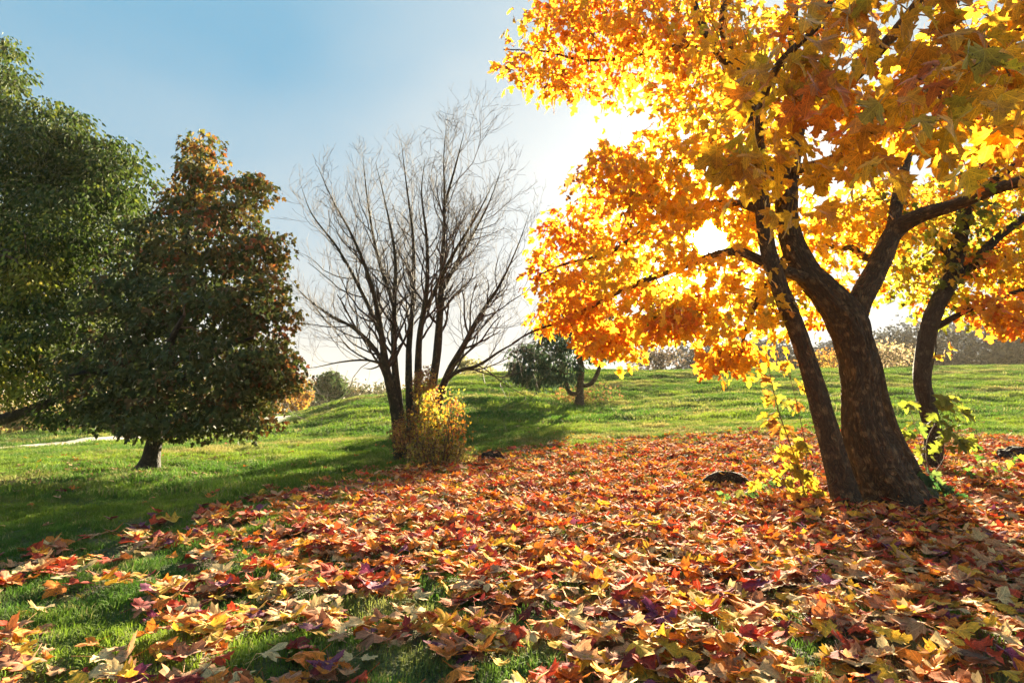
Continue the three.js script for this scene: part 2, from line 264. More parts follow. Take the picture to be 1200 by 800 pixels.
{
  // pale gravel path on the left, beyond the trees
  const a = pathLine, pos = [], idx = [], uv = [];
  a.forEach((p, k) => { const t = a[Math.min(k + 1, 60)].clone().sub(a[Math.max(k - 1, 0)]).setY(0).normalize(), s = V(-t.z, 0, t.x); for (let q = 0; q <= 4; q++) { const w = (q / 4 - 0.5) * (3.0 + 0.3 * n2(k * 0.5, q)); const x = p.x + s.x * w, z = p.z + s.z * w; pos.push(x, H(x, z) + 0.045 - Math.abs(q - 2) * 0.015, z); uv.push(x / 1.2, z / 1.2); } });
  for (let k = 0; k < 60; k++) for (let q = 0; q < 4; q++) { const o = k * 5 + q; idx.push(o, o + 5, o + 1, o + 1, o + 5, o + 6); }
  const g = new THREE.BufferGeometry(); g.setAttribute('position', new THREE.Float32BufferAttribute(pos, 3)); g.setAttribute('uv', new THREE.Float32BufferAttribute(uv, 2)); g.setIndex(idx); g.computeVertexNormals();
  const t = tex(256, (u, v) => { const k = 0.8 + 0.2 * tileN(u, v, 40) + 0.15 * tileN(u, v, 110, 3); return [k, k * 0.98, k * 0.93]; }, true);
  const m = shade(new THREE.Mesh(g, new THREE.MeshStandardMaterial({ color: RGB([0.5, 0.45, 0.38]), map: t, roughness: 1, side: THREE.DoubleSide }))); m.name = 'path'; tag(m, 'pale gravel path behind the left trees', null, null, 'structure'); scene.add(m);
}

// ---------------------------------------------------------------- bark of the trees
const barkMaple = bark([0.27, 0.165, 0.09], 0.05), barkDark = bark([0.085, 0.062, 0.05]), barkBare = bark([0.12, 0.10, 0.06], 0.015), barkPine = bark([0.26, 0.17, 0.11], 0.02), twigMat = new THREE.MeshStandardMaterial({ color: RGB([0.10, 0.065, 0.04]), roughness: 0.9 });
const bareTwig = new THREE.MeshStandardMaterial({ color: RGB([0.05, 0.036, 0.03]), roughness: 0.9 });

// ---------------------------------------------------------------- big maple
function crownOf(blobs, r, o) {   // leaf sprays in the volumes; returns { nodes, leaves }
  const nodes = [], leaves = [];
  for (const b of blobs) {
    const nc = b.n;
    for (let k = 0; k < nc; k++) {
      const q = ball(r), px = b.x + q.x * b.rx, py = b.y + q.y * b.ry, D = b.D + q.z * b.rd, c = P(px, py, D);
      if (n3(c.x * (o.gf ?? 0.9), c.y * (o.gf ?? 0.9) * 1.4, c.z * (o.gf ?? 0.9)) < (b.gap ?? o.gap ?? -0.45)) continue;
      if (o.skip && o.skip(px, py, c)) continue;
      nodes.push(c);
      const L = b.leaves ?? o.leaves, jr = b.jit ?? o.jit, own = pick(b.pal ?? o.pal, r);
      for (let i = 0; i < L; i++) {
        const j = ball(r).multiplyScalar(jr), p = c.clone().add(V(j.x, j.y * (o.flat ?? 0.75), j.z)), pr = project(p);
        if (o.leafSkip && o.leafSkip(pr[0], pr[1], pr[2], b)) continue;
        const tip = V(j.x * 1.2 / jr + (r() - 0.5), -0.55 - r() * 0.6, j.z * 1.2 / jr + (r() - 0.5));
        const nor = V((r() - 0.5) * 1.3, 0.35 + r() * 0.5, (r() - 0.5) * 1.3 + 0.35);
        const s = (b.size ?? o.size) * (0.65 + 0.6 * r()), col = r() < 0.3 ? pick(b.pal ?? o.pal, r) : own, f = 0.8 + 0.4 * r();
        leaves.push({ p, m: leafMatrix(p, tip, nor, s), c: RGB(col.map((v) => v * f)), px: pr[0], py: pr[1], zc: pr[2], s, g: Math.floor(r() * 4) });
      }
    }
  }
  return { nodes, leaves };
}
const Yel = [0.88, 0.56, 0.03], Amb = [0.86, 0.43, 0.022], Ora = [0.80, 0.27, 0.018], Rus = [0.50, 0.14, 0.015], Gry = [0.55, 0.46, 0.04], Grn = [0.20, 0.25, 0.02], Brn = [0.30, 0.14, 0.03];
const palYellow = [[6, Yel], [3, Amb], [1, Gry]], palAmber = [[4, Amb], [3, Yel], [2, Ora], [0.4, Brn]], palOrange = [[3, Ora], [4, Amb], [0.5, Rus], [2.2, Yel]], palMix = [[4, Yel], [3, Amb], [2, Gry], [1.2, Ora], [0.6, Grn]], palGreen = [[4, Gry], [4, Grn], [3, Yel], [1.5, Ora]];
{
  const r = rng(101), base = ground(1038, 592), D0 = -base.z;
  const at = (px, py, dd = 0) => P(px, py, D0 + dd), m2 = (px) => px * D0 / F;
  const t = thing('maple_tree', 'large multi-stemmed maple with leaning brown trunks and golden yellow crown', 'tree', base);
  const limbs = [];
  const rough = (seed, amp) => (th, s, p) => 1 + amp * (n3(Math.cos(th) * 1.3 + seed, Math.sin(th) * 1.3, p.y * 1.1) + 0.5 * n3(Math.cos(th) * 3 + seed, Math.sin(th) * 3, p.y * 3)) + 0.05 * (Math.min(1, 2.2 * Math.abs(n3(Math.cos(th) * 4 + seed, Math.sin(th) * 4, p.y * 1.8))) - 0.6);
  const roots = (th, s, p) => { const up = p.y - base.y, fl = Math.exp(-Math.max(0, up) / 0.22); return 1 + fl * (0.2 + 0.3 * Math.sin(th * 3 + 0.6) + 0.2 * Math.sin(th * 5 + 2)) + 0.05 * Math.exp(-Math.max(0, up) / 0.9) * Math.sin(th * 5 + 2 + up) + 0.10 * n3(Math.cos(th) * 1.2, Math.sin(th) * 1.2, up * 1.3) + 0.05 * n3(Math.cos(th) * 3.5, Math.sin(th) * 3.5, up * 3) + 0.055 * (Math.min(1, 2.2 * Math.abs(n3(Math.cos(th) * 5.5, Math.sin(th) * 5.5, up * 1.6))) - 0.6) + 0.02 * n3(Math.cos(th) * 11, Math.sin(th) * 11, up * 6); };
  const trunk = new Geo();
  limbs.push(...limb(trunk, [at(1050, 625), at(1046, 592), at(1028, 545), at(1012, 500), at(1008, 450), at(1002, 405), at(990, 372), at(968, 345), at(948, 322), at(930, 288, 0.1), at(922, 250, 0.2), at(928, 180, 0.3), at(946, 100, 0.3), at(952, 50, 0.4), at(972, 0, 0.5), at(990, -70, 0.6), at(1000, -160, 0.8)].map((p) => p), [m2(40), m2(35), m2(29), m2(23.5), m2(20), m2(20.5), m2(21.5), m2(18), m2(15.5), m2(14), m2(13), m2(11), m2(9), m2(8), m2(7), m2(5), m2(3)], 200, 84, roots));
  part(t, 'trunk', trunk.build(base), barkMaple);
  for (const [a, len, r0] of [[0.5, 0.75, 0.13], [1.5, 0.6, 0.11], [2.6, 0.7, 0.12], [-0.5, 0.85, 0.12], [-1.6, 0.6, 0.1], [3.9, 0.6, 0.1]]) { const g = new Geo(), pts = [0, 0.25, 0.5, 0.75, 1].map((f) => { const x = base.x + 0.08 + Math.cos(a + 0.3 * f) * (0.16 + len * f), z = base.z + Math.sin(a + 0.3 * f) * (0.16 + len * f); return V(x, H(x, z) + lerp(0.16, -0.05, Math.sqrt(f)), z); }); g.tube(spline(pts, 20), taper([r0, r0 * 0.85, r0 * 0.6, r0 * 0.4, r0 * 0.2], 20), 14, rough(a * 3, 0.12)); part(t, 'root', g.build(base), barkMaple); }
  const st = new Geo();
  limbs.push(...limb(st, [at(998, 610, -0.35), at(990, 578, -0.3), at(974, 520, -0.3), at(955, 452, -0.3), at(936, 392, -0.3), at(916, 342, -0.3), at(902, 300, -0.2), at(895, 255, -0.1), at(888, 180, 0), at(873, 97, 0), at(838, 55, 0), at(818, 15, 0), at(800, -50, 0)], [m2(17), m2(14.5), m2(12), m2(10.5), m2(10), m2(9.5), m2(9), m2(8.5), m2(7.5), m2(6), m2(5), m2(4), m2(2.5)], 130, 44, rough(4, 0.07)));
  part(t, 'stem', st.build(base), barkMaple);
  const s2 = new Geo();
  limbs.push(...limb(s2, [at(1078, 590, 0.35), at(1068, 552, 0.35), at(1050, 515, 0.35), at(1036, 475, 0.3), at(1026, 430, 0.22), at(1016, 395, 0.12), at(1005, 370, 0)], [m2(14), m2(11), m2(9), m2(8), m2(8), m2(7), m2(5)], 40, 20, rough(9, 0.08)));
  part(t, 'stem', s2.build(base), barkMaple);
  const L = [
    [[[1000, 378, 0], [1010, 348, 0], [1024, 322, 0], [1038, 292, 0], [1050, 270, 0.0], [1075, 254, -0.2], [1120, 240, -0.6], [1165, 222, -1.1], [1215, 205, -1.6], [1300, 150, -2.2]], [14, 13.5, 12.5, 11.5, 10.5, 9, 7, 6, 5, 3]],
    [[[1046, 272, 0], [1052, 235, 0.1], [1062, 190, 0.2], [1080, 120, 0.2], [1110, 50, 0.2], [1130, -40, 0.3]], [8, 7, 6, 5, 4, 3]],
    [[[1030, 305, 0], [1012, 300, 0.2], [998, 290, 0.3], [985, 292, 0.5], [960, 280, 0.9]], [5, 4.5, 4, 3, 2]],
    [[[944, 326, -0.1], [905, 312, -0.1], [866, 295, 0], [812, 308, 0.8], [750, 331, 1.7], [712, 348, 2.2], [670, 372, 2.6], [625, 388, 2.7], [600, 402, 2.8]], [7, 6, 5.5, 5, 4.5, 4, 3, 1.8, 1]],
    [[[893, 246, -0.1], [862, 238, 0.3], [800, 246, 1.0], [758, 268, 1.6], [714, 296, 2.2], [660, 310, 2.6], [625, 325, 2.7]], [6, 5, 4.5, 4, 3.2, 2, 1]],
    [[[888, 190, 0], [840, 190, 0.4], [780, 190, 0.8], [720, 200, 1.0], [690, 220, 1.2]], [5, 4, 3, 2, 1]],
    [[[873, 97, 0], [846, 66, 0.2], [826, 54, 0.4], [774, 57, 0.8], [732, 68, 1.0], [680, 70, 1.2], [640, 60, 1.4], [590, 58, 1.5]], [4.5, 4, 3.5, 3, 2.5, 2, 1.4, 0.7]],
    [[[880, 120, 0], [868, 75, 0.3], [848, 36, 0.4], [850, -10, 0.5], [840, -80, 0.6]], [7, 6, 5.5, 5, 3]],
    [[[930, 160, 0.3], [928, 90, -0.3], [930, 10, -0.8], [925, -60, -1.2]], [7, 6, 5, 3]],
    [[[936, 130, 0.3], [980, 110, -0.6], [1030, 60, -1.6], [1080, 0, -2.4], [1130, -80, -3.2]], [7, 6, 5.5, 5, 3]],
    [[[926, 200, 0.3], [970, 190, -0.6], [1020, 160, -1.6], [1075, 120, -2.6], [1130, 80, -3.4], [1200, 20, -4.2]], [7, 6, 5, 4.5, 4, 2.5]],
    [[[924, 230, 0.3], [900, 200, -0.8], [890, 150, -1.8], [910, 80, -2.8], [960, 30, -3.4]], [6, 5, 4, 3, 2]],
    [[[930, 290, 0.2], [900, 330, 0.3], [880, 370, 0.3], [868, 410, 0.3]], [5, 4, 3, 1.5]],
  ];
  for (const [ps, rs] of L) { const g = new Geo(); limbs.push(...limb(g, ps.map(([x, y, d]) => at(x, y, d)), rs.map((v) => v * D0 / F), 26, 10, rough(ps[0][0], 0.06))); part(t, 'limb', g.build(base), barkMaple); }
  const lowEdge = (x) => (x < 1000 ? lerp(238, 205, clamp((x - 880) / 120, 0, 1)) : lerp(205, 225, clamp((x - 1000) / 200, 0, 1))) + 22 * n2(x * 0.03, 8);
  const sunGap = (px, py) => Math.hypot(px - SUN_PX[0], py - SUN_PX[1]) < 21 + 6 * n2(px * 0.05, py * 0.05);
  const bite = (px, py) => {   // openings of the crown's outline
    if (px < 765 && Math.abs(py - (162 - (px - 690) * 0.32)) < 15 + 12 * n2(px * 0.03, 3)) return true;
    if (px < 690 - (py - 150) * 0.0 && py > 128 && py < 190) return true;
    return false;
  };
  const d8 = 8.2;
  const blobs = [
    { x: 745, y: 40, D: 8.4, rx: 140, ry: 85, rd: 1.3, n: 130, pal: palAmber }, { x: 650, y: 75, D: 8.8, rx: 62, ry: 42, rd: 0.6, n: 30, pal: palAmber }, { x: 690, y: 15, D: 8.6, rx: 70, ry: 40, rd: 0.8, n: 34, pal: palOrange }, { x: 830, y: 60, D: 8.4, rx: 80, ry: 90, rd: 1.2, n: 60, pal: palYellow },
    { x: 820, y: 190, D: 8.2, rx: 125, ry: 95, rd: 1.3, n: 120, pal: palYellow }, { x: 735, y: 220, D: 8.3, rx: 62, ry: 55, rd: 1, n: 42, pal: palAmber },
    { x: 700, y: 312, D: 10.2, rx: 84, ry: 70, rd: 1.0, n: 105, size: 0.13, pal: palOrange }, { x: 710, y: 385, D: 10.3, rx: 48, ry: 36, rd: 0.7, jit: 0.28, n: 52, size: 0.13, pal: palOrange }, { x: 640, y: 378, D: 10.2, rx: 34, ry: 15, rd: 0.3, jit: 0.18, leaves: 9, n: 9, pal: palOrange, gap: -1 }, { x: 732, y: 412, D: 10.0, rx: 18, ry: 22, rd: 0.3, jit: 0.2, leaves: 9, n: 10, pal: palYellow, gap: -1 },
    { x: 780, y: 318, D: 8.1, rx: 80, ry: 70, rd: 1, n: 54, pal: palYellow, gap: -0.25 }, { x: 790, y: 378, D: 8.3, rx: 62, ry: 26, rd: 0.7, jit: 0.26, n: 30, pal: palMix, gap: -0.3 }, { x: 882, y: 355, D: 7.9, rx: 56, ry: 74, rd: 0.8, n: 50, pal: palYellow, gap: -0.3 }, { x: 865, y: 422, D: 7.8, rx: 46, ry: 20, rd: 0.5, jit: 0.24, n: 14, pal: palAmber, gap: -1 },
    { x: 960, y: 325, D: 8.6, rx: 60, ry: 60, rd: 1, n: 24, pal: palMix }, { x: 960, y: 262, D: 8.1, rx: 90, ry: 45, rd: 1.0, n: 34, pal: palYellow }, { x: 1040, y: 250, D: 8.6, rx: 60, ry: 55, rd: 1, n: 36, pal: palMix },
    { x: 900, y: 110, D: 6.8, rx: 110, ry: 110, rd: 1.0, n: 16, pal: palYellow }, { x: 900, y: 20, D: 6.2, rx: 130, ry: 60, rd: 0.8, n: 18, pal: palYellow }, { x: 1000, y: 60, D: 5.2, rx: 140, ry: 90, rd: 0.8, n: 18, jit: 0.26, leaves: 14, pal: palAmber }, { x: 1150, y: 60, D: 4.8, rx: 110, ry: 90, rd: 0.8, n: 12, jit: 0.26, leaves: 14, pal: palAmber },
    { x: 1000, y: 95, D: 3.4, rx: 150, ry: 85, rd: 0.45, n: 26, pal: [[5, Yel], [4, Amb], [0.8, Ora]], size: 0.15, leaves: 7, jit: 0.2 }, { x: 1130, y: 60, D: 3.0, rx: 120, ry: 90, rd: 0.4, n: 23, pal: [[4, Yel], [5, Amb], [1, Ora]], size: 0.15, leaves: 6, jit: 0.18 }, { x: 830, y: 268, D: 8.0, rx: 72, ry: 52, rd: 0.8, n: 40, jit: 0.26, pal: palYellow, gap: -1 }, { x: 1010, y: 150, D: 4.6, rx: 110, ry: 50, rd: 0.5, n: 22, jit: 0.24, leaves: 10, pal: palAmber, gap: -1 }, { x: 1170, y: 190, D: 5.2, rx: 60, ry: 40, rd: 0.5, n: 9, jit: 0.24, leaves: 10, pal: palMix }, { x: 930, y: 195, D: 3.6, rx: 80, ry: 40, rd: 0.4, n: 10, pal: palYellow, size: 0.155, leaves: 6, jit: 0.17 }, { x: 1110, y: 120, D: 2.6, rx: 100, ry: 45, rd: 0.25, n: 8, pal: [[5, Yel], [2, Amb], [2, Gry]], size: 0.145, leaves: 4, jit: 0.14 }, { x: 1146, y: 196, D: 2.25, rx: 10, ry: 4, rd: 0.1, n: 1, pal: palYellow, size: 0.15, gap: -1, leaves: 2, jit: 0.06, low: 1 }, { x: 925, y: 250, D: 3.1, rx: 40, ry: 8, rd: 0.2, n: 4, pal: palYellow, size: 0.14, gap: -1, leaves: 2, jit: 0.06, low: 1 }, { x: 1040, y: 205, D: 2.9, rx: 50, ry: 8, rd: 0.2, n: 4, pal: palYellow, size: 0.14, gap: -1, leaves: 2, jit: 0.06, low: 1 },
    { x: 1000, y: -60, D: 5, rx: 300, ry: 60, rd: 1.5, n: 12, pal: palAmber, gap: -0.2 }, { x: 1260, y: 60, D: 4, rx: 70, ry: 120, rd: 1, n: 24, pal: palAmber }, { x: 780, y: -90, D: 8, rx: 160, ry: 60, rd: 1.5, n: 50, pal: palAmber },
  ];
  const { nodes, leaves } = crownOf(blobs, r, { gap: -0.4, gf: 1.15, leaves: 17, jit: 0.33, size: 0.12, pal: palYellow, leafSkip: (x, y, z, b) => sunGap(x, y) || bite(x, y) || (z < 5.5 && !b.low && x > 820 && y > lowEdge(x)) });
  const tw = new Geo(); twigs(tw, limbs, nodes, { tip: 0.0032, seed: 7, sides: 5, sag: 0.05 });
  part(t, 'twigs', tw.build(base), twigMat).userData.kind = 'stuff';
  // the 300 leaves that show largest are leaves of their own
  const seen = leaves.filter((l) => l.px > -5 && l.px < 1205 && l.py > -10 && l.zc > 0.8).sort((a, b) => b.s / b.zc - a.s / a.zc).slice(0, 300), set = new Set(seen);
  const mats = {}, rest = leaves.filter((l) => !set.has(l)); rest.forEach((l) => { shiftM(l.m, base); l.geo = l.zc < 5.6 ? crownLeaves[l.g] : lowCrownLeaves[l.g % 4]; });
  const crown = mass(t, 'crown', crownLeaves, leafMat, rest);
  for (const l of seen) {
    const key = [l.c.r, l.c.g, l.c.b].map((v, k) => Math.round(v * [8, 14, 20][k])).join();
    if (!mats[key]) { mats[key] = leafMat.clone(); mats[key].color.copy(l.c); }
    const m = part(crown, 'leaf', crownLeaves[l.g], mats[key]); shiftM(l.m, base); l.m.decompose(m.position, m.quaternion, m.scale);
  }
  console.log('maple leaves', leaves.length, 'mats', Object.keys(mats).length, 'D0', D0);
}
{
  // slim maple beside it
  const r = rng(102), base = ground(1090, 550), D0 = -base.z, at = (px, py, dd = 0) => P(px, py, D0 + dd), limbs = [];
  const t = thing('maple_tree', 'slim dark curving maple with green and yellow leaves beside the large maple', 'tree', base);
  const wob = (th, s, p) => 1 + 0.08 * n3(Math.cos(th) * 1.5, Math.sin(th) * 1.5, p.y * 2.5);
  const tr = new Geo(), m2 = (v) => v * D0 / F;
  limbs.push(...limb(tr, [at(1088, 575), at(1091, 548), at(1095, 515), at(1088, 480), at(1081, 445), at(1085, 405), at(1094, 368), at(1114, 325), at(1125, 285), at(1131, 250), at(1150, 195), at(1168, 130), at(1180, 70), at(1190, 0), at(1200, -80)], [13, 10.5, 9.5, 9.5, 9.5, 9.5, 9.5, 9, 8, 7.5, 6.5, 6, 5, 4, 2.5].map(m2), 70, 22, wob));
  part(t, 'trunk', tr.build(base), barkDark);
  for (const [ps, rs] of [
    [[[1112, 328, 0], [1138, 310, 0], [1168, 280, -0.1], [1200, 255, -0.2], [1270, 200, -0.4]], [6.5, 6, 5, 4, 2]],
    [[[1098, 383, 0], [1125, 368, -0.1], [1155, 354, -0.2], [1205, 338, -0.3], [1260, 320, -0.5]], [4, 3.5, 3, 2.5, 1.5]],
    [[[1119, 305, 0], [1104, 290, 0.1], [1088, 280, 0.2], [1062, 278, 0.3], [1030, 285, 0.5]], [4, 3.5, 3, 2, 1]],
    [[[1126, 320, 0], [1160, 306, 0.3], [1190, 300, 0.5], [1230, 290, 0.7]], [3.5, 3, 2.5, 1.5]],
    [[[1140, 225, 0], [1175, 205, -0.3], [1215, 170, -0.6]], [5, 4, 2]],
    [[[1096, 385, 0], [1097, 410, 0], [1093, 430, 0.05], [1090, 450, 0.05]], [0.9, 0.8, 0.8, 0.6]]]) { const g = new Geo(); limbs.push(...limb(g, ps.map(([x, y, d]) => at(x, y, d)), rs.map(m2), 20, 8, wob)); part(t, 'limb', g.build(base), barkDark); }
  const blobs = [{ x: 1150, y: 260, D: D0 + 0.4, rx: 85, ry: 60, rd: 1.1, n: 80, pal: palGreen }, { x: 1090, y: 320, D: D0 + 0.5, rx: 50, ry: 40, rd: 0.8, n: 34, pal: palGreen }, { x: 1185, y: 362, D: D0 - 0.2, rx: 55, ry: 24, rd: 0.6, n: 34, pal: palOrange, gap: -1 }, { x: 1115, y: 360, D: D0 + 0.2, rx: 45, ry: 16, rd: 0.4, n: 10, pal: palGreen }, { x: 1180, y: 310, D: D0 + 0.4, rx: 60, ry: 36, rd: 0.9, n: 34, pal: palGreen }, { x: 1180, y: 190, D: D0 + 0.4, rx: 80, ry: 70, rd: 1.0, n: 52, pal: palMix }, { x: 1060, y: 290, D: D0 + 0.6, rx: 45, ry: 50, rd: 0.7, n: 26, pal: palGreen }, { x: 1100, y: 405, D: D0, rx: 14, ry: 22, rd: 0.15, n: 3, leaves: 4, jit: 0.2, pal: palGreen, gap: -1 }, { x: 1240, y: 270, D: D0, rx: 70, ry: 100, rd: 1, n: 50, pal: palMix }];
  const { nodes, leaves } = crownOf(blobs, r, { gap: -0.4, gf: 1.1, leaves: 15, jit: 0.32, size: 0.14, pal: palGreen });
  const tw = new Geo(); twigs(tw, limbs, nodes, { tip: 0.003, seed: 8, sides: 4 }); part(t, 'twigs', tw.build(base), twigMat).userData.kind = 'stuff';
  const seen = leaves.filter((l) => l.px > 0 && l.px < 1200).sort((a, b) => b.s / b.zc - a.s / a.zc).slice(0, 60), set = new Set(seen), mats = {};
  const rest = leaves.filter((l) => !set.has(l)); rest.forEach((l) => shiftM(l.m, base)); const crown = mass(t, 'crown', lowCrownLeaves, leafMat, rest);
  for (const l of seen) { const key = [l.c.r, l.c.g, l.c.b].map((v) => Math.round(v * 10)).join(); if (!mats[key]) { mats[key] = leafMat.clone(); mats[key].color.copy(l.c); } const m = part(crown, 'leaf', crownLeaves[l.g], mats[key]); shiftM(l.m, base); l.m.decompose(m.position, m.quaternion, m.scale); }
}

// ---------------------------------------------------------------- bare multi-stemmed tree
{
  const r = rng(201), base = ground(484, 540), D0 = -base.z, at = (px, py, dd = 0) => P(px, py, D0 + dd), m2 = (v) => v * D0 / F;
  const t = thing('bare_tree', 'leafless tree with many slender upright stems beside a yellow shrub', 'tree', base);
  const tw = new Geo(), nz = () => (r() - 0.5);
  let count = 0;
  function side(p, dir, len, rad, lev) {
    const n = lev < 2 ? 7 : 4, pts = [p.clone()], d = dir.clone(), bow = 0.10 + 0.10 * r(); let q = p.clone();
    for (let k = 0; k < n; k++) { d.add(V(nz() * 0.62, bow + nz() * 0.4, nz() * 0.62)).normalize(); q = q.clone().addScaledVector(d, len / n); pts.push(q); }
    tw.tube(pts, taper([rad, rad * 0.7, Math.max(0.0028, rad * 0.3)], n), rad > 0.012 ? 5 : 3); count++;
    if (lev >= 3 || len < 0.14) return;
    const kids = Math.round(len * (lev === 0 ? 4.0 : lev === 1 ? 4.8 : 4.4) * (0.75 + 0.5 * r()));
    for (let k = 0; k < kids; k++) {
      const s = lerp(0.22, 1, (k + r()) / kids), i = Math.min(n - 1, Math.floor(s * n)), c = pts[i].clone().lerp(pts[i + 1], s * n - i), dd = pts[i + 1].clone().sub(pts[i]).normalize();
      const ax = ball(r).cross(dd).normalize(), ang = 0.5 + r() * 0.6, cd = dd.clone().multiplyScalar(Math.cos(ang)).addScaledVector(ax, Math.sin(ang)); cd.y += 0.05;
      side(c, cd.normalize(), len * (0.32 + 0.3 * r()) * (1.05 - 0.4 * s) + 0.1, Math.max(0.0035, rad * (0.42 + 0.2 * r()) * (1 - 0.4 * s)), lev + 1);
    }
  }
  const S = [
    [[[468, 560, 0], [468, 535, 0], [463, 480, 0], [452, 430, 0], [446, 385, -0.1], [434, 330, -0.2], [412, 275, -0.3], [390, 235, -0.4], [372, 195, -0.5]], [13, 11, 9.5, 8, 6, 5, 4, 3, 1.5]],
    [[[472, 545, 0.1], [468, 480, 0.1], [462, 420, 0.15], [462, 360, 0.2], [463, 300, 0.3], [452, 240, 0.4], [440, 190, 0.5]], [9, 8, 6.5, 5.5, 4.5, 3.3, 1.5]],
    [[[484, 545, 0.2], [480, 470, 0.2], [479, 410, 0.2], [484, 350, 0.2], [484, 280, 0.2], [476, 215, 0.2], [470, 165, 0.2]], [9, 7.5, 6, 5, 4.2, 3, 1.3]],
    [[[492, 545, 0], [490, 460, 0], [491, 400, -0.1], [500, 340, -0.3], [500, 280, -0.5], [494, 225, -0.6], [498, 185, -0.7]], [9, 7.5, 6, 5, 4, 2.8, 1.3]],
    [[[500, 545, 0.1], [504, 470, 0.1], [512, 415, 0.1], [516, 355, 0.1], [519, 300, 0.1], [521, 238, 0.1], [520, 182, 0.1], [523, 146, 0.1]], [10, 9, 8, 6.8, 5.5, 4, 2.5, 1.2]],
    [[[506, 540, 0.2], [512, 480, 0.2], [524, 440, 0.2], [545, 402, 0.1], [562, 370, 0.0], [585, 335, -0.2], [606, 290, -0.3], [622, 245, -0.4]], [10, 8.5, 7, 6, 5, 3.8, 2.6, 1.3]],
    [[[520, 448, 0.2], [535, 436, 0.1], [560, 428, 0], [585, 412, -0.1], [612, 395, -0.2], [628, 372, -0.3]], [4.5, 4, 3.4, 2.8, 1.8, 1]],
    [[[456, 446, 0], [440, 410, 0.2], [415, 385, 0.3], [385, 368, 0.4], [355, 345, 0.5], [335, 322, 0.6]], [5, 4.5, 3.8, 3, 2, 1]],
    [[[454, 428, 0], [430, 422, -0.2], [400, 424, -0.3], [370, 430, -0.4], [350, 432, -0.4]], [2.8, 2.2, 1.8, 1.2, 0.7]],
    [[[500, 360, -0.2], [530, 300, -0.5], [560, 250, -0.7], [580, 210, -0.8]], [4.5, 3.6, 2.4, 1.2]],
    [[[518, 340, 0.1], [545, 290, 0.5], [572, 240, 0.8], [590, 190, 0.9]], [4.5, 3.6, 2.4, 1.2]],
    [[[450, 400, 0], [425, 345, 0.5], [395, 290, 0.8], [365, 250, 0.9], [350, 210, 1]], [5, 4, 3, 2, 1]],
    [[[462, 360, 0.1], [440, 290, 0.9], [430, 230, 1.2], [425, 180, 1.3]], [4.5, 3.6, 2.4, 1.2]],
    [[[521, 240, 0.1], [535, 190, 0], [545, 150, -0.1]], [3, 2, 1]], [[[452, 425, 0], [435, 432, 0], [425, 431, 0]], [2, 1.6, 1.4]],
  ];
  S.forEach(([ps, rs], si) => {
    const g = new Geo(), L = limb(g, ps.map(([x, y, d]) => at(x, y, d)), rs.map((v, k) => m2(v) * (si < 6 ? 0.66 : 0.62) * (1 - 0.82 * (k / (rs.length - 1)) ** 2.2)), 30, 10, (th, s, p) => 1 + 0.09 * n3(Math.cos(th) * 1.4 + si, Math.sin(th) * 1.4, p.y * 2)); part(t, 'stem', g.build(base), barkBare);
    if (si === 14) return;
    let len = 0; for (let k = 1; k < L.length; k++) len += L[k].p.distanceTo(L[k - 1].p);
    const kids = Math.round(len * 4.0);
    for (let k = 0; k < kids; k++) {
      const s = lerp(si < 6 ? 0.34 : 0.12, 1, (k + r()) / kids), i = Math.min(L.length - 2, Math.floor(s * (L.length - 1))), c = L[i].p, dd = L[i + 1].p.clone().sub(c).normalize(), ax = ball(r).cross(dd).normalize(), ang = 0.45 + 0.5 * r();
      const out = c.clone().sub(base).setY(0); if (ax.dot(out) < 0 && r() < 0.6) ax.negate();
      const cd = dd.multiplyScalar(Math.cos(ang)).addScaledVector(ax, Math.sin(ang));
      side(c.clone(), cd.normalize(), lerp(1.9, 0.5, s) * (0.6 + 0.7 * r()), Math.max(0.003, L[i].r * 0.42), si < 6 && s < 0.75 ? 0 : 1);
    }
  });
  part(t, 'twigs', tw.build(base), bareTwig).userData.kind = 'stuff';
  console.log('bare twigs', count, tw.i.length / 3);
}
function foliage(parent, base, r, blobs, o) {   // small leaves in volumes given by pixel centre, depth and metres
  const list = [];
  for (const b of blobs) for (let k = 0; k < b.n; k++) {
    const q = ball(r); const c = P(b.x + q.x * b.rx, b.y + q.y * b.ry, b.D + q.z * b.rd);
    if (o.floor !== undefined && c.y < H(c.x, c.z) + o.floor) continue;
    for (let i = 0; i < (o.per ?? 6); i++) { const p = c.clone().add(ball(r).multiplyScalar(o.jit)); const col = pick(b.pal, r), f = 0.75 + 0.5 * r(); list.push({ m: shiftM(leafMatrix(p, V(r() - 0.5, r() - 0.75, r() - 0.5), V(r() - 0.5, r() * 0.8, r() - 0.3), o.size * (0.6 + 0.8 * r())), base), c: RGB(col.map((v) => v * f)) }); }
  }
  return list;
}
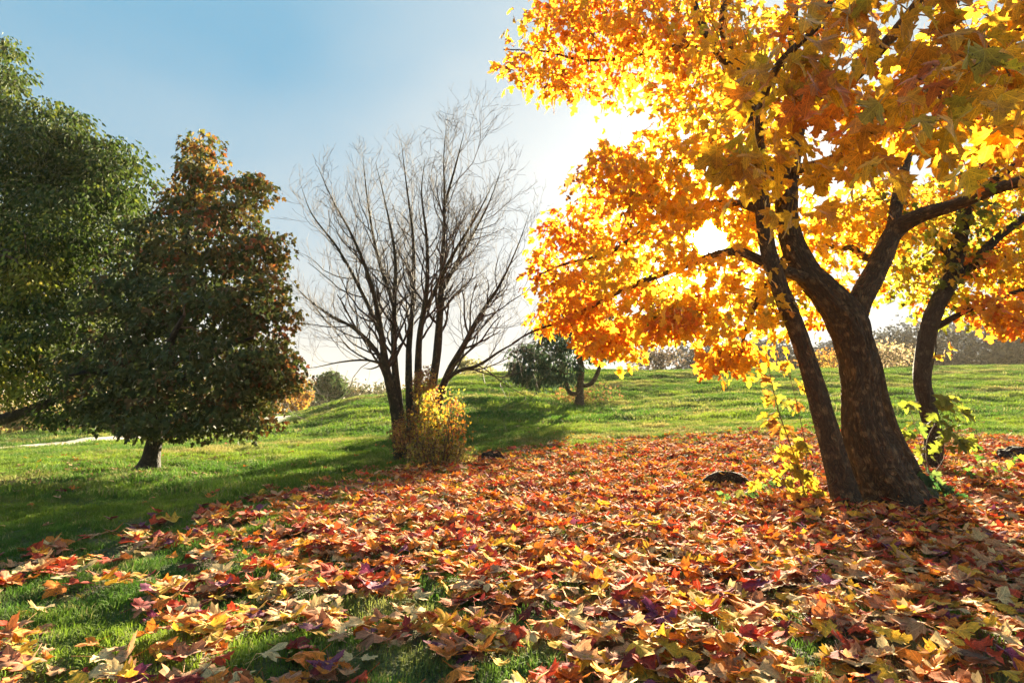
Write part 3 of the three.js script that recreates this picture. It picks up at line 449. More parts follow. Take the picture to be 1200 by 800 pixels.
{
  // shrub and climber at its foot
  const r = rng(202), base = ground(512, 549), D0 = -base.z;
  const t = thing('shrub', 'straggly yellow and orange shrub growing at the foot of the leafless tree', 'shrub', base);
  const st = new Geo(), at = (px, py, d = 0) => P(px, py, D0 + d);
  for (let k = 0; k < 26; k++) { const a = 480 + r() * 70, h = 460 + r() * 60, d = (r() - 0.5) * 0.9; st.tube(spline([at(lerp(a, 512, 0.5), 552, d * 0.5), at(lerp(a, 512, 0.2), 520, d * 0.8), at(a + (r() - 0.5) * 20, h, d)], 6), taper([0.012, 0.008, 0.003], 6), 4); }
  part(t, 'stems', st.build(base), twigMat).userData.kind = 'stuff';
  const yl = [[3, [0.62, 0.46, 0.04]], [3, [0.3, 0.34, 0.05]], [1.5, [0.6, 0.27, 0.03]], [1, [0.4, 0.3, 0.12]]], ol = [[3, [0.6, 0.24, 0.03]], [2, [0.62, 0.42, 0.04]], [1, [0.35, 0.12, 0.05]], [1, [0.4, 0.36, 0.06]]], pl = [[2, [0.42, 0.34, 0.13]], [2, [0.35, 0.33, 0.06]], [1, [0.3, 0.16, 0.08]], [1, [0.6, 0.44, 0.08]]];
  mass(t, 'foliage', [oval], leafMat, foliage(t, base, r, [{ x: 504, y: 488, D: D0, rx: 16, ry: 36, rd: 0.35, n: 130, pal: yl }, { x: 533, y: 502, D: D0 + 0.1, rx: 17, ry: 32, rd: 0.35, n: 80, pal: ol }, { x: 510, y: 528, D: D0, rx: 34, ry: 24, rd: 0.45, n: 200, pal: pl }, { x: 538, y: 532, D: D0, rx: 18, ry: 18, rd: 0.35, n: 60, pal: pl }, { x: 528, y: 462, D: D0 + 0.2, rx: 10, ry: 12, rd: 0.2, n: 10, pal: yl }], { jit: 0.15, size: 0.06, per: 6, floor: 0.01 }));
  const b2 = ground(496, 541), c = thing('climbing_vine', 'reddish brown leafy climber covering the lower stems of the leafless tree', 'vine', b2), D1 = -b2.z - 0.15, vs = new Geo();
  for (let k = 0; k < 9; k++) { const x = 474 + k * 5; vs.tube(spline([P(x, 548, D1), P(x + (r() - 0.5) * 12, 500, D1), P(x + (r() - 0.5) * 16, 445 + r() * 20, D1 + 0.1)], 8), taper([0.01, 0.007, 0.003], 8), 4); }
  part(c, 'stems', vs.build(b2), twigMat).userData.kind = 'stuff';
  const rp = [[3, [0.42, 0.18, 0.08]], [2, [0.58, 0.34, 0.10]], [1.4, [0.62, 0.48, 0.08]], [0.8, [0.26, 0.09, 0.05]]];
  mass(c, 'foliage', [oval], leafMat, foliage(c, b2, r, [{ x: 498, y: 462, D: D1 + 0.1, rx: 16, ry: 34, rd: 0.3, n: 260, pal: rp }, { x: 484, y: 505, D: D1 + 0.1, rx: 22, ry: 34, rd: 0.3, n: 220, pal: rp }, { x: 465, y: 512, D: D1 + 0.2, rx: 9, ry: 20, rd: 0.2, n: 60, pal: rp }], { jit: 0.08, size: 0.05, per: 6, floor: 0.01 }));
}

// ---------------------------------------------------------------- the two leafy trees on the left
function leafyTree(name, label, base, r, limbSpec, blobs, o) {
  const t = thing(name, label, 'tree', base, o.group), limbs = [];
  limbSpec.forEach(([ps, rs, nm], k) => { const g = new Geo(); limbs.push(...limb(g, ps, rs, 22, nm === 'trunk' ? 18 : 8, (th, s, p) => 1 + 0.1 * n3(Math.cos(th) * 1.4 + k, Math.sin(th) * 1.4, p.y * 2) + (nm === 'trunk' ? 0.35 * Math.exp(-Math.max(0, p.y - base.y) / 0.15) * (1 + 0.4 * Math.sin(th * 4)) : 0))); part(t, nm ?? 'limb', g.build(base), o.bark); });
  const { nodes, leaves } = crownOf(blobs, r, o);
  const tw = new Geo(); twigs(tw, limbs, nodes, { tip: o.tip ?? 0.004, seed: 9, sides: 4 }); part(t, 'twigs', tw.build(base), o.twig ?? twigMat).userData.kind = 'stuff';
  leaves.forEach((l) => { shiftM(l.m, base); l.g = l.g % o.geos.length; }); mass(t, 'crown', o.geos, o.mat ?? darkLeafMat, leaves);
  console.log(label, nodes.length, leaves.length);
  return t;
}
{
  const r = rng(301), base = ground(172, 552), D0 = -base.z, at = (x, y, d = 0) => P(x, y, D0 + d);
  const dk = [[5, [0.045, 0.06, 0.014]], [3, [0.065, 0.075, 0.018]], [1, [0.10, 0.06, 0.02]]], mid = [[4, [0.05, 0.065, 0.014]], [3, [0.10, 0.085, 0.02]], [1.5, [0.17, 0.085, 0.022]], [0.6, [0.2, 0.06, 0.02]]], tipP = [[2, [0.26, 0.14, 0.022]], [1, [0.24, 0.08, 0.02]], [3, [0.12, 0.11, 0.02]], [2, [0.06, 0.075, 0.015]]];
  const m = D0 / F;
  leafyTree('maple_tree', 'dark green maple turning rust at its top, on a short leaning trunk', base, r, [
    [[at(168, 565), at(174, 548), at(180, 520), at(188, 480), at(198, 430), at(208, 370), at(215, 300), at(225, 230), at(232, 175)], [13, 10, 8, 7.5, 7, 6, 4.5, 3, 1.2].map((v) => v * m), 'trunk'],
    [[at(190, 470), at(230, 430, -0.4), at(270, 405, -0.6), at(296, 395, -0.7)], [5, 4, 3, 1.5].map((v) => v * m)], [[at(188, 475), at(150, 445, -0.3), at(110, 435, -0.6), at(80, 440, -0.8)], [5, 4, 3, 1.5].map((v) => v * m)],
    [[at(200, 420), at(240, 360, 0.5), at(275, 310, 0.8), at(305, 270, 0.9)], [5, 4, 3, 1.5].map((v) => v * m)], [[at(204, 400), at(180, 350, 0.4), at(165, 300, 0.6), at(160, 270, 0.7)], [5, 4, 3, 1.5].map((v) => v * m)], [[at(195, 450), at(205, 430, 0.8), at(230, 415, 1.4)], [5, 4, 2].map((v) => v * m)], [[at(195, 440), at(200, 400, -0.9), at(215, 370, -1.5)], [5, 4, 2].map((v) => v * m)]],
    [{ x: 234, y: 188, D: D0, rx: 22, ry: 34, rd: 0.5, n: 44, pal: tipP }, { x: 250, y: 228, D: D0, rx: 58, ry: 32, rd: 0.8, n: 110, pal: tipP }, { x: 298, y: 222, D: D0, rx: 20, ry: 20, rd: 0.4, n: 20, pal: tipP }, { x: 322, y: 292, D: D0, rx: 18, ry: 20, rd: 0.4, n: 16, pal: mid }, { x: 334, y: 372, D: D0, rx: 18, ry: 20, rd: 0.4, n: 18, pal: mid }, { x: 338, y: 440, D: D0, rx: 20, ry: 22, rd: 0.5, n: 22, pal: mid }, { x: 205, y: 240, D: D0, rx: 16, ry: 22, rd: 0.4, n: 16, pal: tipP }, { x: 178, y: 290, D: D0 + 0.4, rx: 48, ry: 44, rd: 0.9, n: 90, pal: dk }, { x: 150, y: 360, D: D0, rx: 66, ry: 50, rd: 1.1, n: 140, pal: dk }, { x: 125, y: 440, D: D0, rx: 72, ry: 46, rd: 1.0, n: 150, pal: dk }, { x: 245, y: 280, D: D0, rx: 82, ry: 48, rd: 1.2, n: 210, pal: mid }, { x: 235, y: 350, D: D0, rx: 98, ry: 60, rd: 1.5, n: 330, pal: dk }, { x: 300, y: 330, D: D0, rx: 38, ry: 60, rd: 0.9, n: 90, pal: mid }, { x: 225, y: 430, D: D0, rx: 122, ry: 56, rd: 1.7, n: 430, pal: dk }, { x: 315, y: 430, D: D0, rx: 36, ry: 44, rd: 0.8, n: 90, pal: mid }, { x: 200, y: 488, D: D0 - 0.2, rx: 118, ry: 28, rd: 1.4, n: 230, pal: dk }, { x: 290, y: 485, D: D0, rx: 46, ry: 26, rd: 0.7, n: 60, pal: mid }],
    { gap: -0.38, gf: 1.5, flat: 0.5, leaves: 17, jit: 0.25, size: 0.088, pal: dk, geos: lowCrownLeaves, bark: barkDark });
}
{
  const r = rng(302), base = footAt(-95, 12.6), D0 = 12.6, at = (x, y, d = 0) => P(x, y, D0 + d), m = D0 / F;
  const gr = [[4, [0.036, 0.06, 0.010]], [3, [0.055, 0.08, 0.012]], [1, [0.10, 0.115, 0.016]]], br = [[3, [0.2, 0.21, 0.025]], [3, [0.12, 0.15, 0.018]], [1, [0.28, 0.24, 0.04]]];
  leafyTree('oak_tree', 'big spreading green oak reaching in with a low dark limb', base, r, [
    [[base.clone().setY(base.y - 0.2), base.clone(), at(-85, 480), at(-80, 400), at(-70, 300), at(-50, 200), at(-25, 120), at(-5, 60)], [30, 24, 20, 17, 13, 9, 5, 2].map((v) => v * m), 'trunk'],
    [[at(-84, 500), at(-40, 497, -0.3), at(0, 492, -0.5), at(40, 478, -0.7), at(75, 466, -0.9), at(115, 450, -1.0), at(150, 420, -1)], [9, 7, 6, 5, 4, 2.8, 1.2].map((v) => v * m)], [[at(30, 482, -0.6), at(70, 494, -0.8), at(110, 500, -0.9)], [4, 3, 1].map((v) => v * m)],
    [[at(-80, 420), at(-20, 370, 0.5), at(50, 330, 0.9), at(110, 300, 1)], [10, 8, 5, 2].map((v) => v * m)], [[at(-72, 320), at(-10, 260, 0.3), at(60, 210, 0.6), at(120, 190, 0.6)], [9, 7, 5, 2].map((v) => v * m)], [[at(-78, 380), at(-40, 330, -1), at(0, 300, -1.8)], [8, 6, 2].map((v) => v * m)]],
    [{ x: 2, y: 90, D: D0, rx: 30, ry: 44, rd: 0.9, n: 90, pal: gr }, { x: 20, y: 165, D: D0, rx: 95, ry: 52, rd: 1.7, n: 480, pal: gr }, { x: 110, y: 205, D: D0 + 0.2, rx: 68, ry: 46, rd: 1.4, n: 330, pal: gr }, { x: 50, y: 260, D: D0, rx: 125, ry: 70, rd: 2, n: 800, pal: gr }, { x: 20, y: 310, D: D0 - 0.8, rx: 70, ry: 50, rd: 1.0, n: 150, pal: br }, { x: 120, y: 330, D: D0 + 0.5, rx: 80, ry: 70, rd: 1.2, n: 280, pal: gr }, { x: 30, y: 375, D: D0, rx: 110, ry: 66, rd: 1.8, n: 480, pal: gr }, { x: 5, y: 420, D: D0 - 1, rx: 50, ry: 55, rd: 0.9, n: 140, pal: br }, { x: 100, y: 430, D: D0 + 0.3, rx: 80, ry: 44, rd: 1, n: 160, pal: gr }, { x: 90, y: 482, D: D0 - 0.8, rx: 70, ry: 24, rd: 0.7, n: 70, pal: gr }, { x: -120, y: 250, D: D0, rx: 130, ry: 180, rd: 2.4, n: 140, pal: gr }],
    { gap: -0.42, gf: 1.15, flat: 0.5, leaves: 26, jit: 0.31, size: 0.105, pal: gr, geos: [small], bark: barkDark });
}

// ---------------------------------------------------------------- trees and shrubs farther off
function farTree(name, label, category, base, h, w, o) {
  const r = rng(o.seed), t = thing(name, label, category, base, o.group), tr = new Geo(), limbs = [], low = o.low ?? 0.25;
  const lean = (r() - 0.5) * 0.12 * h, top = base.clone().add(V(lean, h * 0.9, 0));
  limbs.push(...limb(tr, [base.clone().add(V(0, -0.3, 0)), base.clone().add(V(0, h * 0.05, 0)), base.clone().lerp(top, 0.45).add(V((r() - 0.5) * 0.1 * h, 0, 0)), top], [0.035 * h, 0.026 * h, 0.016 * h, 0.004 * h], 12, 8));
  part(t, 'trunk', tr.build(base), o.bark ?? barkDark);
  const nodes = [], leaves = [], puffs = []; for (let k = 0; k < (o.puffs ?? 14); k++) { const q = ball(r), y = lerp(low, 0.93, 0.5 + 0.5 * q.y), wid = o.cone ? lerp(1, 0.12, (y - low) / (1 - low)) : Math.sqrt(Math.max(0.1, 1 - ((y - 0.55) / 0.5) ** 2)); puffs.push(base.clone().add(V(q.x * w * wid * 0.5 * 0.85 + lean * y, y * h, q.z * w * wid * 0.5 * 0.85))); }
  for (const c of puffs) { nodes.push(c); const pr = w * (o.cone ? 0.13 : 0.19) * (0.7 + 0.6 * r()); for (let k = 0; k < (o.per ?? 60); k++) { const q = ball(r); q.normalize().multiplyScalar(pr * Math.cbrt(r())); const p = c.clone().add(V(q.x * 1.15, q.y * 0.85, q.z * 1.15)); if (p.y < H(p.x, p.z) + 0.02) continue; const col = pick(o.pal, r), f = 0.75 + 0.5 * r(); leaves.push({ m: shiftM(leafMatrix(p, V(r() - 0.5, r() - 0.7, r() - 0.5), V(q.x / pr + r() - 0.5, q.y / pr + 0.4, q.z / pr + r() - 0.5), (o.leaf ?? 0.25) * (0.6 + 0.8 * r())), base), c: RGB(col.map((v) => v * f)) }); } }
  const tw = new Geo(); twigs(tw, limbs, nodes, { tip: 0.006 * h / 4, seed: o.seed, sides: 4 }); part(t, 'branches', tw.build(base), o.bark ?? barkDark).userData.kind = 'stuff';
  mass(t, o.crown ?? 'crown', o.geos ?? [lowCrownLeaves[0], oval], o.mat ?? darkLeafMat, leaves);
  return t;
}
{
  // dark pine on the slope, seen under the maple's crown
  const r = rng(401), base = ground(679, 475), D0 = -base.z, at = (x, y, d = 0) => P(x, y, D0 + d), m = D0 / F;
  const pc = [[4, [0.035, 0.06, 0.03]], [2, [0.05, 0.085, 0.04]], [1, [0.07, 0.09, 0.035]]];
  leafyTree('pine_tree', 'dark pine with a forked brown trunk on the grassy slope', base, r, [
    [[at(679, 480), at(679, 470), at(680, 450), at(681, 430), at(676, 405), at(670, 380), at(668, 350), at(668, 325)], [6, 5, 4, 3.8, 3, 2.5, 1.8, 0.8].map((v) => v * m), 'trunk'],
    [[at(680, 452), at(692, 450), at(700, 438), at(704, 425), at(708, 405), at(714, 385)], [3, 2.7, 2.5, 2.2, 1.6, 0.8].map((v) => v * m)], [[at(679, 462), at(668, 460), at(664, 448), at(662, 430), at(655, 410)], [3, 2.6, 2.2, 1.8, 1].map((v) => v * m)], [[at(672, 440), at(645, 432), at(615, 432), at(592, 440)], [2, 1.6, 1.2, 0.6].map((v) => v * m)]],
    [{ x: 640, y: 436, D: D0, rx: 50, ry: 18, rd: 1.3, n: 110 }, { x: 628, y: 418, D: D0, rx: 32, ry: 16, rd: 1, n: 60 }, { x: 655, y: 405, D: D0, rx: 34, ry: 34, rd: 1.2, n: 90 }, { x: 668, y: 370, D: D0, rx: 34, ry: 40, rd: 1.2, n: 80 }, { x: 708, y: 392, D: D0, rx: 34, ry: 34, rd: 1.2, n: 90, gap: -1 }, { x: 680, y: 340, D: D0, rx: 20, ry: 20, rd: 0.8, n: 30 }, { x: 604, y: 438, D: D0, rx: 18, ry: 14, rd: 0.6, n: 22 }],
    { gap: -0.35, gf: 0.9, leaves: 24, jit: 0.34, size: 0.16, pal: pc, geos: [oval], bark: barkPine, mat: darkLeafMat, tip: 0.008 });
  // rusty undergrowth at its foot
  const u = thing('undergrowth_bush', 'low rust and green bush around the foot of the dark pine', 'bush', ground(690, 472)), ub = u.position, r2 = rng(402), g = new Geo();
  for (let k = 0; k < 14; k++) g.tube([ub.clone().add(V((r2() - 0.5) * 1.6, -0.1, (r2() - 0.5))), ub.clone().add(V((r2() - 0.5) * 2.4, 0.5, (r2() - 0.5) * 1.2))], [0.015, 0.005], 4);
  part(u, 'stems', g.build(ub), twigMat).userData.kind = 'stuff';
  mass(u, 'foliage', [oval], darkLeafMat, foliage(u, ub, r2, [{ x: 672, y: 466, D: D0 + 0.6, rx: 24, ry: 12, rd: 0.8, n: 70, pal: [[2, [0.28, 0.13, 0.05]], [2, [0.2, 0.18, 0.05]]] }, { x: 705, y: 460, D: D0 + 0.8, rx: 24, ry: 12, rd: 0.8, n: 60, pal: [[1, [0.24, 0.12, 0.05]], [2, [0.13, 0.17, 0.03]]] }], { jit: 0.2, size: 0.12, per: 7, floor: 0.02 }));
}
{
  const blue = [[3, [0.028, 0.035, 0.05]], [2, [0.04, 0.048, 0.055]], [1, [0.055, 0.055, 0.05]]], olive = [[3, [0.055, 0.07, 0.022]], [2, [0.09, 0.09, 0.028]], [1, [0.15, 0.10, 0.03]]], dg = [[3, [0.05, 0.08, 0.025]], [1, [0.08, 0.11, 0.03]]], rust = [[3, [0.40, 0.17, 0.03]], [2, [0.32, 0.24, 0.05]], [2, [0.45, 0.28, 0.04]]], pale = [[3, [0.40, 0.31, 0.20]], [2, [0.36, 0.26, 0.14]], [1, [0.3, 0.28, 0.1]]], sage = [[3, [0.24, 0.25, 0.09]], [2, [0.30, 0.27, 0.11]], [1, [0.2, 0.21, 0.1]]];
  const B = (px, D) => footAt(px, D);
  // far belt on the right, beyond the crest
  [[830, 84, 7, 8], [885, 90, 8, 9], [940, 96, 8.5, 9], [985, 88, 8, 8], [1040, 92, 9.5, 9], [1085, 86, 10, 9], [1135, 94, 11, 10], [1180, 85, 10.5, 9], [1225, 92, 11.5, 10], [1270, 84, 10, 9]].forEach(([x, D, h, w], k) => farTree('evergreen_tree', 'dark bluish evergreen in the far belt beyond the sunny meadow', 'tree', B(x, D), h * 0.95, w * 1.45, { seed: 500 + k, pal: blue, leaf: 0.55, puffs: 34, per: 75, low: 0.06, group: 'far evergreen belt' }));
  farTree('pale_bush', 'pale pinkish bush on the crest just right of the thick maple trunk', 'bush', B(1040, 56), 3.0, 5.5, { seed: 520, pal: pale, leaf: 0.22, puffs: 16, per: 90, low: 0.12, mat: leafMat, crown: 'foliage' });
  farTree('pale_bush', 'brownish bush on the crest between the two leaning maple stems', 'bush', B(975, 58), 2.4, 5, { seed: 521, pal: rust, leaf: 0.22, puffs: 14, per: 90, low: 0.12, mat: leafMat, crown: 'foliage' });
  farTree('dark_bush', 'dark brown bush on the crest below the hanging golden leaves', 'bush', B(770, 54), 2.6, 5.2, { seed: 522, pal: [[2, [0.10, 0.07, 0.06]], [1, [0.15, 0.11, 0.06]]], leaf: 0.25, puffs: 14, per: 80, low: 0.1, crown: 'foliage' });
  farTree('pale_bush', 'round sage green bush on the hilltop behind the leafless tree', 'bush', B(548, 58), 3.2, 4.6, { seed: 523, pal: sage, leaf: 0.25, puffs: 16, per: 90, low: 0.15, mat: leafMat, crown: 'foliage' });
  // left: autumn bushes at the hill's foot
  farTree('autumn_bush', 'tall orange and green bush right behind the dark green maple', 'bush', B(322, 37), 3.2, 3.4, { seed: 530, pal: rust, leaf: 0.2, puffs: 18, per: 90, low: 0.1, mat: leafMat, crown: 'foliage' });
  farTree('autumn_bush', 'low rusty bush beside the round dark green bush', 'bush', B(352, 39), 1.7, 2.2, { seed: 531, pal: rust, leaf: 0.17, puffs: 10, per: 80, low: 0.12, mat: leafMat, crown: 'foliage' });
  farTree('round_bush', 'round dark green bush standing at the foot of the hill', 'bush', B(385, 46), 2.5, 3.0, { seed: 532, pal: dg, leaf: 0.25, puffs: 14, per: 90, low: 0.12, crown: 'foliage' });
  [[345, 78, 5.2, 7], [372, 84, 4.9, 8], [400, 90, 5.3, 9], [425, 88, 4.9, 9], [450, 94, 5.5, 9], [478, 96, 5.0, 9], [505, 92, 4.8, 9], [290, 80, 6, 7], [250, 84, 6, 7], [210, 82, 6, 7]].forEach(([x, D, h, w], k) => farTree('distant_tree', 'small olive tree in the far line behind the left slope', 'tree', B(x, D), h, w, { seed: 540 + k, pal: olive, leaf: 0.4, puffs: 24, per: 60, low: 0.08, group: 'far trees behind the left slope' }));
  [[-60, 29], [-15, 30], [30, 29.5], [72, 30.5], [112, 31.5]].forEach(([x, D], k) => farTree('hedge_bush', 'pale yellow bush in the row beyond the gravel path', 'bush', B(x, D), 1.5 + 0.2 * (k % 2), 2.7, { seed: 560 + k, pal: [[3, [0.34, 0.27, 0.09]], [2, [0.26, 0.25, 0.07]], [1, [0.35, 0.18, 0.06]]], leaf: 0.15, puffs: 14, per: 80, low: 0.1, mat: leafMat, crown: 'foliage', group: 'bushes beyond the path' }));
  [[-40, 60], [40, 64], [120, 62], [190, 66]].forEach(([x, D], k) => farTree('brown_tree', 'brownish tree glimpsed under the oak limb beyond the bushes', 'tree', B(x, D), 5, 6.5, { seed: 570 + k, pal: [[2, [0.25, 0.15, 0.06]], [2, [0.18, 0.16, 0.05]]], leaf: 0.35, puffs: 14, per: 70, low: 0.1, group: 'brown trees beyond the path bushes' }));
}

// ---------------------------------------------------------------- saplings, ground plants, stones
function sapling(label, base, stems, leafSpec, o) {
  const t = thing(o.name ?? 'maple_sapling', label, o.category ?? 'sapling', base, o.group), r = rng(o.seed);
  for (const [ps, r0] of stems) { const g = new Geo(); g.tube(spline(ps, 10), taper([r0, r0 * 0.7, r0 * 0.35], 10), 5); part(t, 'stem', g.build(base), twigMat); }
  const mats = o.pal.map(([w, c]) => { const m = leafMat.clone(); m.color.copy(RGB(c)); return [w, m]; });
  const all = stems.map(([ps]) => spline(ps, 20));
  for (const [x, y, d, s, n] of leafSpec) for (let k = 0; k < n; k++) {
    const p = o.at(x + (r() - 0.5) * (o.sx ?? 16), y + (r() - 0.5) * (o.sy ?? 14), d + (r() - 0.5) * 0.25); if (p.y < H(p.x, p.z) + 0.02) p.y = H(p.x, p.z) + 0.03 + 0.05 * r();
    let q = null, b = 1e9; for (const c of all) for (const v of c) { const e = v.distanceToSquared(p) + (v.y > p.y ? 0.02 : 0); if (e < b) { b = e; q = v; } }
    const g = new Geo(); g.tube([q.clone(), q.clone().lerp(p, 0.6).add(V(0, 0.02, 0)), p.clone()], [0.003, 0.002, 0.0018], 3); part(t, 'stalk', g.build(base), twigMat);
    const out = p.clone().sub(q).setY(0).normalize(), m = part(t, 'leaf', crownLeaves[Math.floor(r() * 4)], pick(mats, r)); leafMatrix(p, out.multiplyScalar(0.8).add(V((r() - 0.5) * 0.8, -0.45, (r() - 0.5) * 0.8)), V((r() - 0.5) * 0.6, 0.75, (r() - 0.5) * 0.6 + 0.35), s * (o.big ?? 1.25) * (0.75 + 0.5 * r()), mtx); shiftM(mtx, base); mtx.decompose(m.position, m.quaternion, m.scale);
  }
  return t;
}
{
  let b = ground(941, 590), D = -b.z, at = (x, y, d = 0) => P(x, y, D + d);
  sapling('thin maple sapling with olive and yellow leaves left of the maple stems', b, [[[b.clone(), at(938, 560), at(926, 520), at(912, 480), at(903, 440), at(898, 415)], 0.012], [[at(941, 575), at(946, 540, 0.1), at(938, 490, 0.1), at(927, 445, 0.1)], 0.008], [[b.clone(), at(930, 575, -0.1), at(905, 560, -0.2), at(890, 556, -0.2)], 0.006]],
    [[900, 445, 0, 0.1, 6], [908, 465, 0, 0.11, 7], [905, 490, 0, 0.12, 8], [918, 505, 0, 0.12, 8], [930, 475, 0.1, 0.11, 7], [935, 450, 0.1, 0.1, 6], [925, 530, 0, 0.13, 8], [940, 520, 0.1, 0.13, 8], [935, 550, 0, 0.13, 8], [950, 560, 0, 0.13, 7], [915, 560, -0.1, 0.13, 7], [930, 575, -0.2, 0.14, 6], [890, 560, -0.2, 0.12, 5], [955, 580, -0.2, 0.12, 5], [920, 430, 0.1, 0.1, 6]],
    { at, seed: 601, pal: [[3, [0.40, 0.34, 0.03]], [2, [0.26, 0.25, 0.03]], [2, [0.62, 0.42, 0.03]], [1, [0.5, 0.22, 0.03]]] });
  b = ground(1078, 575); D = -b.z + 0.9; const b2 = footAt(1084, D); const at2 = (x, y, d = 0) => P(x, y, D + d);
  sapling('leafy green maple sapling growing behind the slim dark maple', b2, [[[b2.clone(), at2(1086, 520), at2(1100, 490), at2(1112, 470)], 0.010], [[b2.clone(), at2(1078, 520), at2(1070, 490), at2(1062, 470)], 0.008], [[b2.clone(), at2(1108, 535), at2(1114, 520), at2(1124, 505)], 0.007]],
    [[1110, 470, 0, 0.15, 8], [1122, 482, 0, 0.16, 7], [1100, 490, 0, 0.15, 7], [1068, 475, 0, 0.13, 6], [1072, 500, 0, 0.14, 6], [1115, 505, 0, 0.16, 7], [1130, 512, -0.1, 0.15, 5], [1062, 510, 0.1, 0.13, 5], [1105, 520, 0, 0.14, 5], [1085, 530, 0, 0.14, 4]],
    { at: at2, seed: 602, pal: [[3, [0.24, 0.30, 0.03]], [2, [0.34, 0.37, 0.04]], [1, [0.14, 0.22, 0.03]]] });
  b = ground(1102, 592); D = -b.z; const at3 = (x, y, d = 0) => P(x, y, D + d);
  sapling('low dark green leafy plant at the right foot of the maple trunk', b, [[[b.clone(), at3(1098, 575), at3(1088, 560)], 0.006], [[b.clone(), at3(1112, 580), at3(1122, 575)], 0.006], [[b.clone(), at3(1095, 585, -0.1), at3(1085, 580, -0.1)], 0.005]],
    [[1085, 556, 0, 0.13, 5], [1098, 566, 0, 0.14, 6], [1112, 575, 0, 0.13, 5], [1125, 582, 0, 0.12, 5], [1090, 578, -0.1, 0.12, 5], [1100, 590, -0.1, 0.12, 4], [1130, 595, 0, 0.12, 3]],
    { at: at3, name: 'ground_plant', category: 'plant', seed: 603, pal: [[3, [0.05, 0.13, 0.03]], [2, [0.08, 0.18, 0.04]], [1, [0.15, 0.22, 0.05]]] });
  b = ground(862, 592); D = -b.z; const at4 = (x, y, d = 0) => P(x, y, D + d);
  sapling('low green leafy plant in the litter beside the dark log', b, [[[b.clone(), at4(868, 582), at4(874, 575)], 0.005], [[b.clone(), at4(858, 584), at4(850, 578)], 0.005]],
    [[874, 576, 0, 0.10, 5], [862, 586, 0, 0.1, 5], [852, 580, 0, 0.1, 4], [870, 594, -0.1, 0.1, 4], [888, 570, 0.1, 0.11, 4], [905, 572, 0.1, 0.11, 4]],
    { at: at4, name: 'ground_plant', category: 'plant', seed: 604, pal: [[3, [0.06, 0.14, 0.03]], [2, [0.10, 0.2, 0.05]], [1, [0.2, 0.2, 0.04]]] });
  b = ground(1165, 562); D = -b.z; const at5 = (x, y, d = 0) => P(x, y, D + d);
  sapling('small sparse seedling with yellow green leaves right of the slim maple', b, [[[b.clone(), at5(1160, 545), at5(1150, 525)], 0.005], [[b.clone(), at5(1178, 548), at5(1190, 530)], 0.005], [[b.clone(), at5(1140, 556), at5(1126, 552)], 0.004]],
    [[1150, 528, 0, 0.10, 3], [1188, 536, 0, 0.11, 4], [1128, 550, 0, 0.12, 3], [1170, 550, 0, 0.11, 4], [1195, 555, -0.1, 0.1, 3], [1140, 566, -0.2, 0.1, 3]],
    { at: at5, name: 'maple_seedling', seed: 605, pal: [[2, [0.12, 0.24, 0.03]], [2, [0.55, 0.45, 0.04]]] });
}
{
  // a dark mossy log, a hummock and a stump in the litter
  const clod = (name, label, category, base, sx, sy, sz, seed, mat) => {
    const g = new THREE.IcosahedronGeometry(1, 4), p = g.attributes.position, v = V(0, 0, 0);
    for (let k = 0; k < p.count; k++) { v.fromBufferAttribute(p, k); const f = 1 + 0.22 * n3(v.x * 1.3 + seed, v.y * 1.3, v.z * 1.3) + 0.10 * n3(v.x * 3.5, v.y * 3.5 + seed, v.z * 3.5) + 0.05 * n3(v.x * 8, v.y * 8 + seed, v.z * 8); p.setXYZ(k, v.x * f * sx, v.y * f * sy, v.z * f * sz); }
    g.computeVertexNormals(); const m = shade(new THREE.Mesh(g, mat)); m.name = numbered(name); m.position.copy(base); scene.add(m); return tag(m, label, category);
  };
  const soil = new THREE.MeshStandardMaterial({ color: RGB([0.07, 0.045, 0.04]), map: barkMap, bumpMap: barkBump, bumpScale: 0.03, roughness: 1 });
  clod('stone', 'small dark brown boulder in the leaves right of the yellow shrub', 'stone', ground(577, 542).add(V(0, 0.05, 0)), 0.23, 0.17, 0.22, 3, soil);
  clod('stump', 'dark rounded stump in the leaves at the meadow edge', 'stump', ground(1192, 540).add(V(0, 0.06, 0)), 0.32, 0.19, 0.26, 6, soil);
  const a = ground(826, 572), b = ground(868, 570), g = new Geo(), c = [a.clone().add(V(-0.08, 0.02, 0)), a.clone().add(V(0.08, 0.09, 0)), a.clone().lerp(b, 0.5).add(V(0, 0.12, 0)), b.clone().add(V(0, 0.08, 0)), b.clone().add(V(0.12, 0.02, 0.02))];
  g.tube(spline(c, 24), taper([0.03, 0.09, 0.1, 0.09, 0.04], 24), 16, (th, s, p) => 1 + 0.2 * n3(Math.cos(th) * 1.5, Math.sin(th) * 1.5, p.x * 4)); const m = shade(new THREE.Mesh(g.build(a), soil)); m.name = 'log'; m.position.copy(a); scene.add(m); tag(m, 'short dark rotten log half buried in leaves left of the sapling', 'log');
}

